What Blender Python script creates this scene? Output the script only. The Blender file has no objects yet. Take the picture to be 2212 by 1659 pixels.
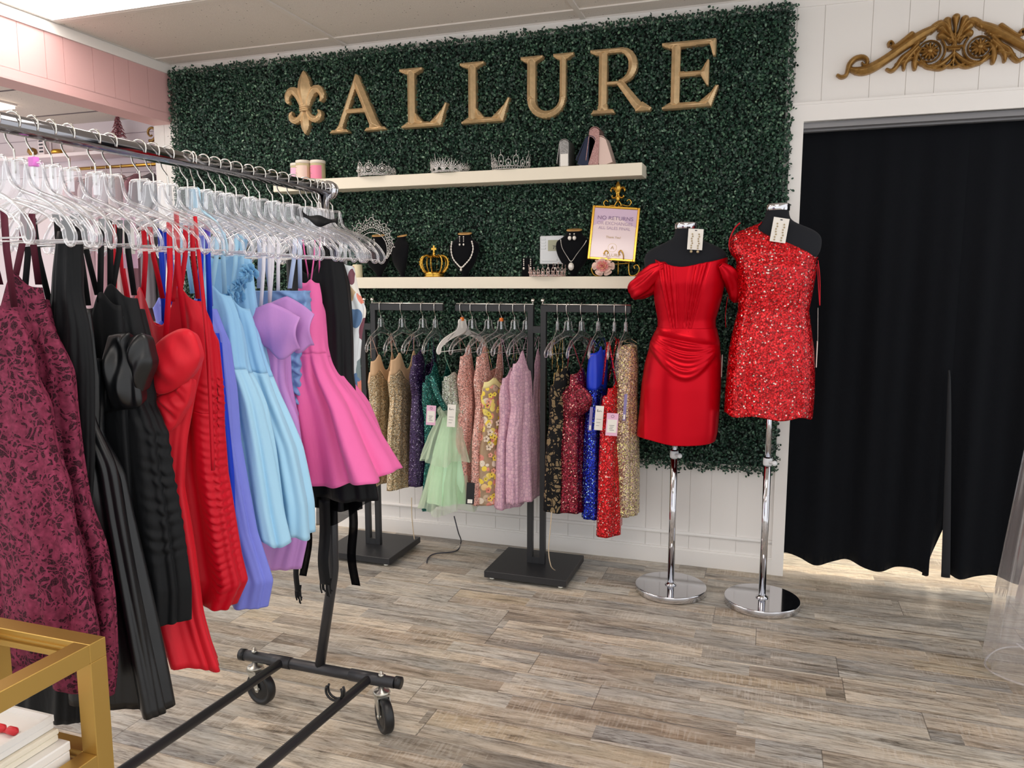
import bpy, math, random
import numpy as np
from mathutils import Vector, Matrix

# ------------------------------------------------------------------ camera, world, light, exposure
W, H, F = 2212.0, 1659.0, 1661.0
CAM = np.array([0.0, -3.5665, 1.30])
PITCH = math.atan((H/2-618.)/F)
YAW = math.atan((1670-W/2)*math.cos(PITCH)/F)
scn = bpy.context.scene
col = scn.collection
cd = bpy.data.cameras.new('camera'); cam = bpy.data.objects.new('camera', cd); col.objects.link(cam)
cd.sensor_fit = 'HORIZONTAL'; cd.sensor_width = 36; cd.lens = 36*F/W; cd.clip_start = .05
cam.location = CAM; cam.rotation_euler = (math.pi/2-PITCH, 0, YAW)
scn.camera = cam
scn.view_settings.view_transform = 'Standard'; scn.view_settings.look = 'None'
scn.view_settings.gamma = 1; scn.view_settings.use_curve_mapping = False
scn.view_settings.exposure = 0.5
wd = bpy.data.worlds.new('world'); scn.world = wd; wd.use_nodes = True
wd.node_tree.nodes['Background'].inputs[0].default_value = (.95, .955, .97, 1)
wd.node_tree.nodes['Background'].inputs[1].default_value = .98
TROFFER = 5.6      # ceiling lens emission
BACKROOM = 22.0

fw = np.array([-math.sin(YAW)*math.cos(PITCH), math.cos(YAW)*math.cos(PITCH), -math.sin(PITCH)])
rt = np.array([math.cos(YAW), math.sin(YAW), 0]); up = np.cross(rt, fw)
def at(px, py, x=None, y=None, z=None):
    "world point seen at a pixel of the photograph, on a plane of known distance"
    d = fw+rt*(px-W/2)/F-up*(py-H/2)/F
    t = (y-CAM[1])/d[1] if y is not None else ((z-CAM[2])/d[2] if z is not None else (x-CAM[0])/d[0])
    return CAM+d*t

# ------------------------------------------------------------------ materials
def srgb(h):
    if isinstance(h, str):
        h = [int(h[i:i+2], 16)/255 for i in (0, 2, 4)]
    return tuple((c/12.92 if c <= .04045 else ((c+.055)/1.055)**2.4) for c in h)+(1,)
def nm(name):
    m = bpy.data.materials.new(name); m.use_nodes = True
    return m, m.node_tree, m.node_tree.nodes['Principled BSDF']
def nd(nt, typ, props=None, ins=None):
    n = nt.nodes.new('ShaderNode'+typ)
    for k, v in (props or {}).items(): setattr(n, k, v)
    for k, v in (ins or {}).items():
        s = n.inputs[k]
        if isinstance(v, bpy.types.NodeSocket): nt.links.new(v, s)
        else: s.default_value = v
    return n
def mth(nt, op, a, b=0.0, c=None):
    ins = {0: a, 1: b}
    if c is not None: ins[2] = c
    return nd(nt, 'Math', {'operation': op}, ins).outputs[0]
def mixc(nt, f, a, b, mode='MIX'):
    n = nd(nt, 'Mix', {'data_type': 'RGBA', 'blend_type': mode}, {0: f})
    for k, v in ((6, a), (7, b)):
        if isinstance(v, bpy.types.NodeSocket): nt.links.new(v, n.inputs[k])
        else: n.inputs[k].default_value = v
    return n.outputs[2]
def ramp(nt, f, stops):
    n = nd(nt, 'ValToRGB', None, {0: f}); e = n.color_ramp.elements
    while len(e) < len(stops): e.new(.5)
    for el, (p, c) in zip(e, stops): el.position = p; el.color = c if len(c) == 4 else tuple(c)+(1,)
    return n.outputs[0]
def objco(nt, scale=(1, 1, 1)):
    tc = nd(nt, 'TexCoord')
    return nd(nt, 'Mapping', None, {'Vector': tc.outputs['Object'], 'Scale': scale}).outputs[0]
MC = {}
def plain(name, c, rough=.5, metal=0., spec=.5, bump=0., bscale=60., bstretch=(1, 1, 1), sheen=0., vary=0., trans=0., alpha=1.):
    if name in MC: return MC[name]
    m, nt, b = nm(name); c = srgb(c)
    b.inputs['Base Color'].default_value = c
    b.inputs['Roughness'].default_value = rough; b.inputs['Metallic'].default_value = metal
    b.inputs['Specular IOR Level'].default_value = spec
    if sheen: b.inputs['Sheen Weight'].default_value = sheen; b.inputs['Sheen Roughness'].default_value = .4
    if alpha < 1: b.inputs['Alpha'].default_value = alpha
    if bump or vary:
        n = nd(nt, 'TexNoise', None, {'Vector': objco(nt, bstretch), 'Scale': bscale, 'Detail': 4.0})
        if bump:
            bp = nd(nt, 'Bump', None, {'Strength': min(1, bump), 'Distance': .004*max(1, bump)+(.006 if bscale < 20 else 0), 'Height': n.outputs[0]})
            nt.links.new(bp.outputs[0], b.inputs['Normal'])
        if vary:
            d = tuple(x*(1-vary) for x in c[:3])+(1,); l = tuple(min(1, x*(1+vary)) for x in c[:3])+(1,)
            nt.links.new(ramp(nt, n.outputs[0], [(.3, d), (.7, l)]), b.inputs['Base Color'])
    MC[name] = m; return m
def sequin(name, c1, c2, c3='ffffff', scale=230., frac=.12, rough=.18, k=1.25, metal=.75, stretch=(1, 1, 1)):
    "little discs each tilted its own way; c3 is a pale glint painted into the colour of a few of them"
    m, nt, b = nm(name)
    v = nd(nt, 'TexVoronoi', None, {'Vector': objco(nt, stretch), 'Scale': scale})
    sep = nd(nt, 'SeparateColor', None, {0: v.outputs['Color']})
    base = ramp(nt, sep.outputs[0], [(0, srgb(c1)), (.6, srgb(c2)), (1-frac-.01, srgb(c2)), (1-frac, srgb(c3))])  # last stop paints bright sparkles onto a few cells
    gap = ramp(nt, v.outputs['Distance'], [(.45, (1, 1, 1, 1)), (.72, (.35, .35, .35, 1))])
    nt.links.new(mixc(nt, 1., base, gap, 'MULTIPLY'), b.inputs['Base Color'])
    g = nd(nt, 'NewGeometry')
    s = nd(nt, 'VectorMath', {'operation': 'SUBTRACT'}, {0: v.outputs['Color'], 1: (.5, .5, .5)})
    s = nd(nt, 'VectorMath', {'operation': 'SCALE'}, {0: s.outputs[0], 'Scale': k})
    s = nd(nt, 'VectorMath', {'operation': 'ADD'}, {0: s.outputs[0], 1: g.outputs['Normal']})
    s = nd(nt, 'VectorMath', {'operation': 'NORMALIZE'}, {0: s.outputs[0]})
    nt.links.new(s.outputs[0], b.inputs['Normal'])
    b.inputs['Roughness'].default_value = rough; b.inputs['Metallic'].default_value = metal
    b.inputs['Coat Weight'].default_value = .15; b.inputs['Coat Roughness'].default_value = .1
    return m
def lace(name, c1, c2, scale=26., thr=.5):
    m, nt, b = nm(name); co = objco(nt)
    w = nd(nt, 'TexNoise', None, {'Vector': co, 'Scale': scale*.6, 'Detail': 3.0})
    off = nd(nt, 'VectorMath', {'operation': 'SCALE'}, {0: w.outputs['Color'], 'Scale': .06})
    co2 = nd(nt, 'VectorMath', {'operation': 'ADD'}, {0: co, 1: off.outputs[0]}).outputs[0]
    ve = nd(nt, 'TexVoronoi', {'feature': 'DISTANCE_TO_EDGE'}, {'Vector': co2, 'Scale': scale*2.3})
    vm = nd(nt, 'TexVoronoi', {'feature': 'DISTANCE_TO_EDGE'}, {'Vector': co, 'Scale': scale*9})
    vr = nd(nt, 'TexVoronoi', None, {'Vector': co2, 'Scale': scale*.8})
    n1 = nd(nt, 'TexNoise', None, {'Vector': co2, 'Scale': scale*1.5, 'Detail': 3.0}); n2 = nd(nt, 'TexNoise', None, {'Vector': co, 'Scale': scale*3.2, 'Detail': 2.0})
    hole = mth(nt, 'MULTIPLY', mth(nt, 'GREATER_THAN', ve.outputs['Distance'], .10), mth(nt, 'GREATER_THAN', mth(nt, 'ADD', n1.outputs[0], mth(nt, 'MULTIPLY', mth(nt, 'SINE', mth(nt, 'MULTIPLY', vr.outputs['Distance'], 22.)), .07)), thr))
    mesh = mth(nt, 'LESS_THAN', vm.outputs['Distance'], .07)
    f = mth(nt, 'SUBTRACT', 1.0, mth(nt, 'MULTIPLY', hole, mth(nt, 'SUBTRACT', 1.0, mth(nt, 'MULTIPLY', mesh, .45))))
    c1 = ramp(nt, n2.outputs[0], [(.3, tuple(x*.55 for x in srgb(c1)[:3])), (.62, srgb(c1)), (.8, tuple(min(1, x*1.25) for x in srgb(c1)[:3]))])
    c = mixc(nt, f, srgb(c2), c1)
    nt.links.new(c, b.inputs['Base Color']); b.inputs['Roughness'].default_value = .7
    b.inputs['Specular IOR Level'].default_value = .2
    bp = nd(nt, 'Bump', None, {'Strength': .7, 'Distance': .003, 'Height': f}); nt.links.new(bp.outputs[0], b.inputs['Normal'])
    return m
def patches(name, ground, cols, scale, size=.42, rough=.6, jitter=1., core_=.55, edge=0.):
    "round petals or motifs of several colours on a ground colour"
    m, nt, b = nm(name); co = objco(nt)
    v = nd(nt, 'TexVoronoi', None, {'Vector': co, 'Scale': scale, 'Randomness': jitter})
    sep = nd(nt, 'SeparateColor', None, {0: v.outputs['Color']})
    n = len(cols); st = []
    for i, c in enumerate(cols):
        st += [(i/n, srgb(c))] + ([((i+1)/n-.001, srgb(c))] if i < n-1 else [])
    cc = ramp(nt, sep.outputs[0], st)
    inside = mth(nt, 'LESS_THAN', v.outputs['Distance'], size)
    core = mth(nt, 'LESS_THAN', v.outputs['Distance'], size*.22)
    c = mixc(nt, inside, srgb(ground), cc)
    c = mixc(nt, mth(nt, 'MULTIPLY', core, core_), c, srgb('3a2a20'))
    if edge:
        ve = nd(nt, 'TexVoronoi', {'feature': 'DISTANCE_TO_EDGE'}, {'Vector': co, 'Scale': scale, 'Randomness': jitter})
        c = mixc(nt, mth(nt, 'MULTIPLY', mth(nt, 'LESS_THAN', ve.outputs[0], edge), .6), c, srgb(ground))
    nt.links.new(c, b.inputs['Base Color']); b.inputs['Roughness'].default_value = rough
    h = mth(nt, 'SUBTRACT', 1.0, v.outputs['Distance'])
    bp = nd(nt, 'Bump', None, {'Strength': .6, 'Distance': .004, 'Height': h}); nt.links.new(bp.outputs[0], b.inputs['Normal'])
    return m
def clearplastic(name, tint='f4f6fa', haze=.10, blend=.30):
    m, nt, b = nm(name); nt.nodes.remove(b)
    out = nt.nodes['Material Output']
    tr = nd(nt, 'BsdfTransparent', None, {0: (.97, .97, .98, 1)})
    gl = nd(nt, 'BsdfGlossy', None, {0: (1, 1, 1, 1), 'Roughness': .06})
    df = nd(nt, 'BsdfDiffuse', None, {0: srgb(tint)})
    tl = nd(nt, 'BsdfTranslucent', None, {0: srgb(tint)})
    lw = nd(nt, 'LayerWeight', None, {0: blend})
    d2 = nd(nt, 'MixShader', None, {0: .5, 1: df.outputs[0], 2: tl.outputs[0]})
    a = nd(nt, 'MixShader', None, {0: haze, 1: tr.outputs[0], 2: d2.outputs[0]})
    f = mth(nt, 'MINIMUM', mth(nt, 'ADD', lw.outputs['Facing'], .06), 1.0)
    c = nd(nt, 'MixShader', None, {0: f, 1: a.outputs[0], 2: gl.outputs[0]})
    nt.links.new(c.outputs[0], out.inputs[0]); return m
def sheer(name, c, dens=.5):
    m, nt, b = nm(name); nt.nodes.remove(b); out = nt.nodes['Material Output']
    tr = nd(nt, 'BsdfTransparent'); df = nd(nt, 'BsdfDiffuse', None, {0: srgb(c)}); tl = nd(nt, 'BsdfTranslucent', None, {0: srgb(c)})
    a = nd(nt, 'MixShader', None, {0: .4, 1: df.outputs[0], 2: tl.outputs[0]})
    lw = nd(nt, 'LayerWeight', None, {0: .3})
    f = mth(nt, 'MINIMUM', mth(nt, 'ADD', mth(nt, 'MULTIPLY', lw.outputs['Facing'], .7), dens), .97)
    c = nd(nt, 'MixShader', None, {0: f, 1: tr.outputs[0], 2: a.outputs[0]})
    nt.links.new(c.outputs[0], out.inputs[0]); return m
def emit(name, c, s):
    m, nt, b = nm(name)
    b.inputs['Base Color'].default_value = srgb(c); b.inputs['Emission Color'].default_value = srgb(c)
    b.inputs['Emission Strength'].default_value = s; return m

WHITE = plain('painted wall white', 'f1eeea', .55)
TRIMW = plain('trim white', 'f4f1ed', .45)
PINK = plain('pale pink paint', 'dfb3b2', .5)
PINKLIT = plain('white paint in pink light', 'e6dbe2', .55)  # white paint; the side room's pinkish light is put into the colour
SHELFW = plain('shelf lacquer cream', 'efe6d2', .4)
BLACKM = plain('black powder coated metal', '232427', .45)
DARKM = plain('charcoal tube metal', '37373a', .38, .3)
CHROME = plain('chrome', 'd2d2d6', .07, 1.)
WIRE = plain('hook wire', 'd9d6cf', .22, 1.)
STEEL = plain('zinc steel', 'c9c7bd', .3, .9)
RUBBER = plain('black rubber', '17181a', .4)
GOLD = plain('antique gold letters', 'd2b488', .34, .5, bump=.15, bscale=45, vary=.12)
GOLDB = plain('bronze gold ornament', '9c7740', .36, .6, bump=.2, bscale=60, vary=.2)
GOLDY = plain('bright gold', 'd2a548', .25, 1.)
GOLDT = plain('brushed gold tube', 'bd9a52', .4, .75)
SILVER = sequin('rhinestone silver', 'd5d0ca', 'f4f1ec', 'ffffff', 420, .25, .2, .9, .35)
ROSEG = sequin('rose gold rhinestone', 'dcae9f', 'f3d2c6', 'ffffff', 420, .2, .2, .9, .35)
PEARL = plain('pearl bead', 'efe9e0', .2, .2)
VELVET = plain('black velvet', '06070c', .95, spec=.2, sheen=.08)
MANN = plain('black jersey', '212328', .9, spec=.2, sheen=.05, bump=.2, bscale=900)
CLEAR = clearplastic('clear hanger plastic', haze=.10, blend=.42)
CLEARW = clearplastic('clear thin web', haze=.05, blend=.12)
PAPER = plain('paper card', 'f0ece4', .7)
PINKP = plain('pink card', 'eab9d4', .6)
INK = plain('ink', '40404a', .7)
TAGB = plain('black card', '15151a', .5)
RIBBON = plain('ribbon beige', 'c9b69a', .6)

# ------------------------------------------------------------------ mesh helpers
class MB:
    def __init__(s): s.v = []; s.f = []; s.sm = []
    def add(s, v, f, smooth=True):
        o = len(s.v); s.v += [tuple(p) for p in v]; s.f += [tuple(i+o for i in q) for q in f]; s.sm += [smooth]*len(f); return s
    def box(s, a, b, M=None, smooth=False):
        (x0, y0, z0), (x1, y1, z1) = a, b
        v = [(x0, y0, z0), (x1, y0, z0), (x1, y1, z0), (x0, y1, z0), (x0, y0, z1), (x1, y0, z1), (x1, y1, z1), (x0, y1, z1)]
        if M is not None: v = [tuple(M @ Vector(p)) for p in v]
        return s.add(v, [(0, 3, 2, 1), (4, 5, 6, 7), (0, 1, 5, 4), (1, 2, 6, 5), (2, 3, 7, 6), (3, 0, 4, 7)], smooth)
    def bbox(s, a, b, r=.002):
        "box with chamfered edges"
        bm = MB(); (x0, y0, z0), (x1, y1, z1) = a, b; vs = []; idx = {}
        for ix, X in ((0, (x0, x0+r)), (1, (x1, x1-r))):
            for iy, Y in ((0, (y0, y0+r)), (1, (y1, y1-r))):
                for iz, Z in ((0, (z0, z0+r)), (1, (z1, z1-r))):
                    for k, p in enumerate(((X[0], Y[1], Z[1]), (X[1], Y[0], Z[1]), (X[1], Y[1], Z[0]))):
                        idx[ix, iy, iz, k] = len(vs); vs.append(p)
        f = []
        for i in (0, 1):
            q = [idx[i, 0, 0, 0], idx[i, 1, 0, 0], idx[i, 1, 1, 0], idx[i, 0, 1, 0]]; f.append(q if i else q[::-1])
            q = [idx[0, i, 0, 1], idx[0, i, 1, 1], idx[1, i, 1, 1], idx[1, i, 0, 1]]; f.append(q if i else q[::-1])
            q = [idx[0, 0, i, 2], idx[1, 0, i, 2], idx[1, 1, i, 2], idx[0, 1, i, 2]]; f.append(q if i else q[::-1])
            for j in (0, 1):
                f.append([idx[0, i, j, 1], idx[0, i, j, 2], idx[1, i, j, 2], idx[1, i, j, 1]])
                f.append([idx[i, 0, j, 0], idx[i, 0, j, 2], idx[i, 1, j, 2], idx[i, 1, j, 0]])
                f.append([idx[i, j, 0, 0], idx[i, j, 0, 1], idx[i, j, 1, 1], idx[i, j, 1, 0]])
                for k in (0, 1): f.append([idx[i, j, k, 0], idx[i, j, k, 1], idx[i, j, k, 2]])
        return s.add(vs, f, False)
    def tube(s, pts, r, n=8, closed=False, cap=True, flat=1.0):
        P = [Vector(p) for p in pts]; m = len(P)
        R = r if isinstance(r, (list, tuple)) else [r]*m
        v = []; f = []; up0 = None
        for i in range(m):
            a = P[(i-1) % m] if (i or closed) else P[0]; b = P[(i+1) % m] if (i < m-1 or closed) else P[-1]
            t = (b-a); t = t.normalized() if t.length > 1e-9 else Vector((0, 0, 1))
            if up0 is None:
                up0 = Vector((0, 0, 1)) if abs(t.z) < .9 else Vector((0, 1, 0))
            u = (up0 - t*up0.dot(t))
            u = u.normalized() if u.length > 1e-6 else t.orthogonal().normalized()
            up0 = u; w = t.cross(u)
            for k in range(n):
                an = 2*math.pi*k/n; v.append(P[i]+u*math.cos(an)*R[i]+w*math.sin(an)*R[i]*flat)
        for i in range(m if closed else m-1):
            for k in range(n):
                a = i*n+k; b = i*n+(k+1) % n; c = ((i+1) % m)*n+(k+1) % n; d = ((i+1) % m)*n+k
                f.append((a, b, c, d))
        if cap and not closed:
            f.append(tuple(range(n))[::-1]); f.append(tuple((m-1)*n+k for k in range(n)))
        return s.add(v, f, True)
    def cyl(s, a, b, r, r2=None, n=20): return s.tube([a, b], [r, r if r2 is None else r2], n)
    def lathe(s, prof, c=(0, 0, 0), n=32, sx=1, sy=1, M=None, cap=True):
        v = []; f = []; m = len(prof)
        for (r, z) in prof:
            for k in range(n):
                a = 2*math.pi*k/n; p = Vector((r*math.cos(a)*sx, r*math.sin(a)*sy, z))
                if M is not None: p = M @ p
                v.append((p.x+c[0], p.y+c[1], p.z+c[2]))
        for i in range(m-1):
            for k in range(n): f.append((i*n+k, i*n+(k+1) % n, (i+1)*n+(k+1) % n, (i+1)*n+k))
        if cap: f.append(tuple(range(n))[::-1]); f.append(tuple((m-1)*n+k for k in range(n)))
        return s.add(v, f, True)
    def ball(s, c, r, n=8, sz=1.):
        pr = [(max(r*math.sin(math.pi*i/n), 1e-5), -r*sz*math.cos(math.pi*i/n)) for i in range(n+1)]
        return s.lathe(pr, c, n+2, cap=False)
    def ribbon(s, pts, w, side=(1, 0, 0)):
        "flat band along pts, w wide along side"
        v = []; f = []; sd = Vector(side).normalized()
        for i, p in enumerate(pts):
            ww = w[i] if isinstance(w, (list, tuple)) else w
            v += [Vector(p)-sd*ww/2, Vector(p)+sd*ww/2]
            if i: f.append((2*i-2, 2*i-1, 2*i+1, 2*i))
        return s.add(v, f, True)
    def grid(s, fn, nu, nv, closed=False, smooth=True):
        v = []; f = []
        for j in range(nv+1):
            for i in range(nu+(0 if closed else 1)): v.append(fn(i/nu, j/nv))
        w = nu if closed else nu+1
        for j in range(nv):
            for i in range(nu): f.append((j*w+i, j*w+(i+1) % w, (j+1)*w+(i+1) % w, (j+1)*w+i))
        return s.add(v, f, smooth)
    def build(s, name, m, parent=None, solid=0., sub=0):
        me = bpy.data.meshes.new(name)
        o = ORG.get(parent.name if parent else None, (0, 0, 0))
        me.from_pydata([(p[0]-o[0], p[1]-o[1], p[2]-o[2]) for p in s.v], [], s.f)
        me.polygons.foreach_set('use_smooth', s.sm); me.materials.append(m); me.validate()
        ob = bpy.data.objects.new(name, me); col.objects.link(ob)
        if parent: ob.parent = parent; ORG[ob.name] = o
        if solid: md = ob.modifiers.new('t', 'SOLIDIFY'); md.thickness = solid
        if sub: md = ob.modifiers.new('s', 'SUBSURF'); md.levels = md.render_levels = sub
        return ob
ORG = {}
def thing(name, label, cat, loc=(0, 0, 0), group=None, local=False):
    o = bpy.data.objects.new(name, None); col.objects.link(o); o.location = loc
    o['label'] = label; o['category'] = cat; o.empty_display_size = .05
    if group: o['group'] = group
    ORG[o.name] = (0, 0, 0) if local else tuple(loc)
    return o
def tag(o, label, cat, group=None):
    o['label'] = label; o['category'] = cat
    if group: o['group'] = group
    return o
def struct(o): o['kind'] = 'structure'; return o
def dup(o, parent=None):
    c = o.copy(); col.objects.link(c); c.parent = parent
    for ch in list(o.children): dup(ch, c)
    return c
def text(body, size, loc, m, parent, name='lettering', rot=(math.pi/2, 0, 0), sx=1., align='CENTER', ext=.0004):
    cu = bpy.data.curves.new(name, 'FONT'); cu.body = body; cu.size = size; cu.align_x = align; cu.extrude = ext
    cu.materials.append(m); o = bpy.data.objects.new(name, cu); col.objects.link(o)
    g = ORG.get(parent.name, (0, 0, 0)); o.parent = parent
    o.location = (loc[0]-g[0], loc[1]-g[1], loc[2]-g[2]); o.rotation_euler = rot; o.scale = (sx, 1, 1)
    dg = bpy.context.evaluated_depsgraph_get(); dg.update()
    me = bpy.data.meshes.new_from_object(o.evaluated_get(dg)); me.name = name
    q = bpy.data.objects.new(name, me); col.objects.link(q); q.parent = parent
    q.location = o.location.copy(); q.rotation_euler = rot; q.scale = (sx, 1, 1)
    bpy.data.objects.remove(o); return q
def spl(pts, n=8):
    "Catmull-Rom through points (any dimension)"
    P = [np.array(p, float) for p in pts]; out = []
    for i in range(len(P)-1):
        p0 = P[max(i-1, 0)]; p1 = P[i]; p2 = P[i+1]; p3 = P[min(i+2, len(P)-1)]
        for k in range(n):
            t = k/n; out.append(.5*((2*p1)+(-p0+p2)*t+(2*p0-5*p1+4*p2-p3)*t*t+(-p0+3*p1-3*p2+p3)*t**3))
    out.append(P[-1]); return [tuple(p) for p in out]
def relief(prims, bb, res, hf, back, y=0.0, org=(0, 0), sc=1.0, smooth=False):
    "raised ornament on an XZ plane: outline is where the strokes end, height grows with the distance to the outline"
    x0, z0, x1, z1 = bb; nx = int((x1-x0)/res)+1; nz = int((z1-z0)/res)+1
    X, Z = np.meshgrid(x0+np.arange(nx)*res, z0+np.arange(nz)*res, indexing='ij')
    def ev(p):
        k = p[0]
        if k == 's':
            f = np.full(X.shape, -9.); q = p[1]
            for a, b in zip(q[:-1], q[1:]):
                dx, dz = b[0]-a[0], b[1]-a[1]; L = dx*dx+dz*dz+1e-12
                t = np.clip(((X-a[0])*dx+(Z-a[1])*dz)/L, 0, 1)
                f = np.maximum(f, a[2]+(b[2]-a[2])*t-np.hypot(X-a[0]-t*dx, Z-a[1]-t*dz))
            return f
        if k == 'p':
            q = p[1]; A = sum(q[i][0]*q[(i+1) % len(q)][1]-q[(i+1) % len(q)][0]*q[i][1] for i in range(len(q)))
            if A < 0: q = q[::-1]
            f = np.full(X.shape, 9.)
            for i in range(len(q)):
                a, b = q[i], q[(i+1) % len(q)]; L = math.hypot(b[0]-a[0], b[1]-a[1])
                f = np.minimum(f, ((b[0]-a[0])*(Z-a[1])-(b[1]-a[1])*(X-a[0]))/L)
            return f
        if k == 'lens':   # two arcs meeting at points, a vertical petal: cx, z0, z1, halfwidth
            _, cx, a0, a1, hw = p; h = (a1-a0)/2; R = (h*h+hw*hw)/(2*hw); zc = (a0+a1)/2
            return np.minimum(R-np.hypot(X-cx+R-hw, Z-zc), R-np.hypot(X-cx-R+hw, Z-zc))
    f = np.full(X.shape, -9.)
    for p in prims: f = np.maximum(f, ev(p))
    f[0, :] = f[-1, :] = -1; f[:, 0] = f[:, -1] = -1
    V = []; Fc = []; gid = {}; eid = {}
    def gv(i, j):
        if (i, j) not in gid: gid[i, j] = len(V); V.append((X[i, j], -hf(f[i, j]), Z[i, j]))
        return gid[i, j]
    def evx(a, b):
        k = (a, b) if a < b else (b, a)
        if k not in eid:
            fa, fb = f[a], f[b]; t = fa/(fa-fb); eid[k] = len(V)
            V.append((X[a]+(X[b]-X[a])*t, 0.0, Z[a]+(Z[b]-Z[a])*t))
        return eid[k]
    ins = f > 0; edges = []
    for i in range(nx-1):
        for j in range(nz-1):
            c = [(i, j), (i+1, j), (i+1, j+1), (i, j+1)]; q = [ins[a] for a in c]
            if not any(q): continue
            if all(q): Fc.append([gv(*a) for a in c]); continue
            poly = []; cr = []
            for k in range(4):
                a, b = c[k], c[(k+1) % 4]
                if ins[a]: poly.append(gv(*a))
                if ins[a] != ins[b]: e = evx(a, b); poly.append(e); cr.append((e, ins[a]))
            Fc.append(poly)
            if len(cr) == 2:
                a, b = (cr[0][0], cr[1][0]) if cr[0][1] else (cr[1][0], cr[0][0]); edges.append((a, b))
    bk = {}
    def bv(e):
        if e not in bk: bk[e] = len(V); V.append((V[e][0], back, V[e][2]))
        return bk[e]
    for a, b in edges: Fc.append([b, a, bv(a), bv(b)])
    mb = MB(); mb.add([(org[0]+v[0]*sc, y+v[1]*sc if v[1] < 0 else y+v[1], org[1]+v[2]*sc) for v in V], Fc, smooth); return mb

# ------------------------------------------------------------------ setting
CEIL = 2.493
def planks(name, x0, x1, z0, z1, cuts, m, y0=0.0, th=.012, axis='x', gap=.0025, flip=1):
    "boards side by side with fine grooves; axis x: wall along X facing -Y, axis y: wall along Y facing +X"
    mb = MB(); xs = [x0]+sorted(c for c in cuts if x0 < c < x1)+[x1]
    for a, b in zip(xs[:-1], xs[1:]):
        if axis == 'x': mb.box((a+gap/2, y0, z0), (b-gap/2, y0+th, z1))
        else: mb.box((y0-th, a+gap/2, z0), (y0, b-gap/2, z1))
    if axis == 'x': mb.box((x0, y0+.004, z0), (x1, y0+th+.02, z1))
    else: mb.box((y0-th-.02, x0, z0), (y0-.004, x1, z1))
    return struct(mb.build(name, m))
rnd = random.Random(4)
cuts = [-3.24]; x = -3.1
while x < -.5: cuts.append(x); x += rnd.choice([.09, .13, .16, .11])
cuts += [-.457, -.327, -.232, -.115]
planks('wall_back', -3.31, .05, 0, CEIL, cuts, WHITE)
planks('wall_back_header', .05, 1.9, 2.055, CEIL, [.158, .339, .473, .576, .732, .869, 1.01, 1.18, 1.3, 1.5, 1.62, 1.78], WHITE)
m = MB(); m.box((.03, -.014, 1.985), (1.9, -.0005, 2.058)); m.box((.03, -.018, 2.052), (1.9, -.014, 2.062)); struct(m.build('trim_1', TRIMW))
m = MB(); m.box((.042, -.016, 0), (.094, 0, 1.985)); m.box((.055, 0.034, 0), (.094, .14, 1.985)); m.box((.062, 0, 0), (.094, .034, 1.985)); struct(m.build('trim_2', TRIMW))
# moulding along the top of the walls
m = MB(); m.box((-3.168, -.008, 2.444), (1.9, 0, CEIL)); struct(m.build('trim_3', TRIMW))
m = MB(); m.box((-3.168, -3.3, 2.444), (-3.158, -.008, CEIL)); struct(m.build('trim_4', TRIMW))
m = MB(); m.box((-3.31, -.014, 0), (.042, 0, .07)); m.box((-3.31, -.009, .07), (.042, 0, .078))
m.tube([(-3.31, -.004, .15), (.042, -.004, .15)], .009, 10); struct(m.build('baseboard_back', TRIMW))
# the opening to the left room: beam of pink boards
cy = [-3.3, -2.9, -2.55, -2.3, -2.1, -1.9, -1.75, -1.6, -1.45, -1.3, -1.17, -1.05, -.921, -.786, -.689, -.525, -.399, -.304, -.176]
b = planks('wall_left', -3.3, 0, 2.235, 2.444, cy, PINK, y0=-3.168, axis='y')
m = MB(); m.box((-3.31, -3.3, 2.187), (-3.164, 0, 2.2)); m.box((-3.31, -3.3, 2.2), (-3.168, 0, 2.236))
m.box((-3.31, -3.3, 2.236), (-3.20, 0, CEIL)); struct(m.build('wall_left_beam', PINK))
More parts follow.
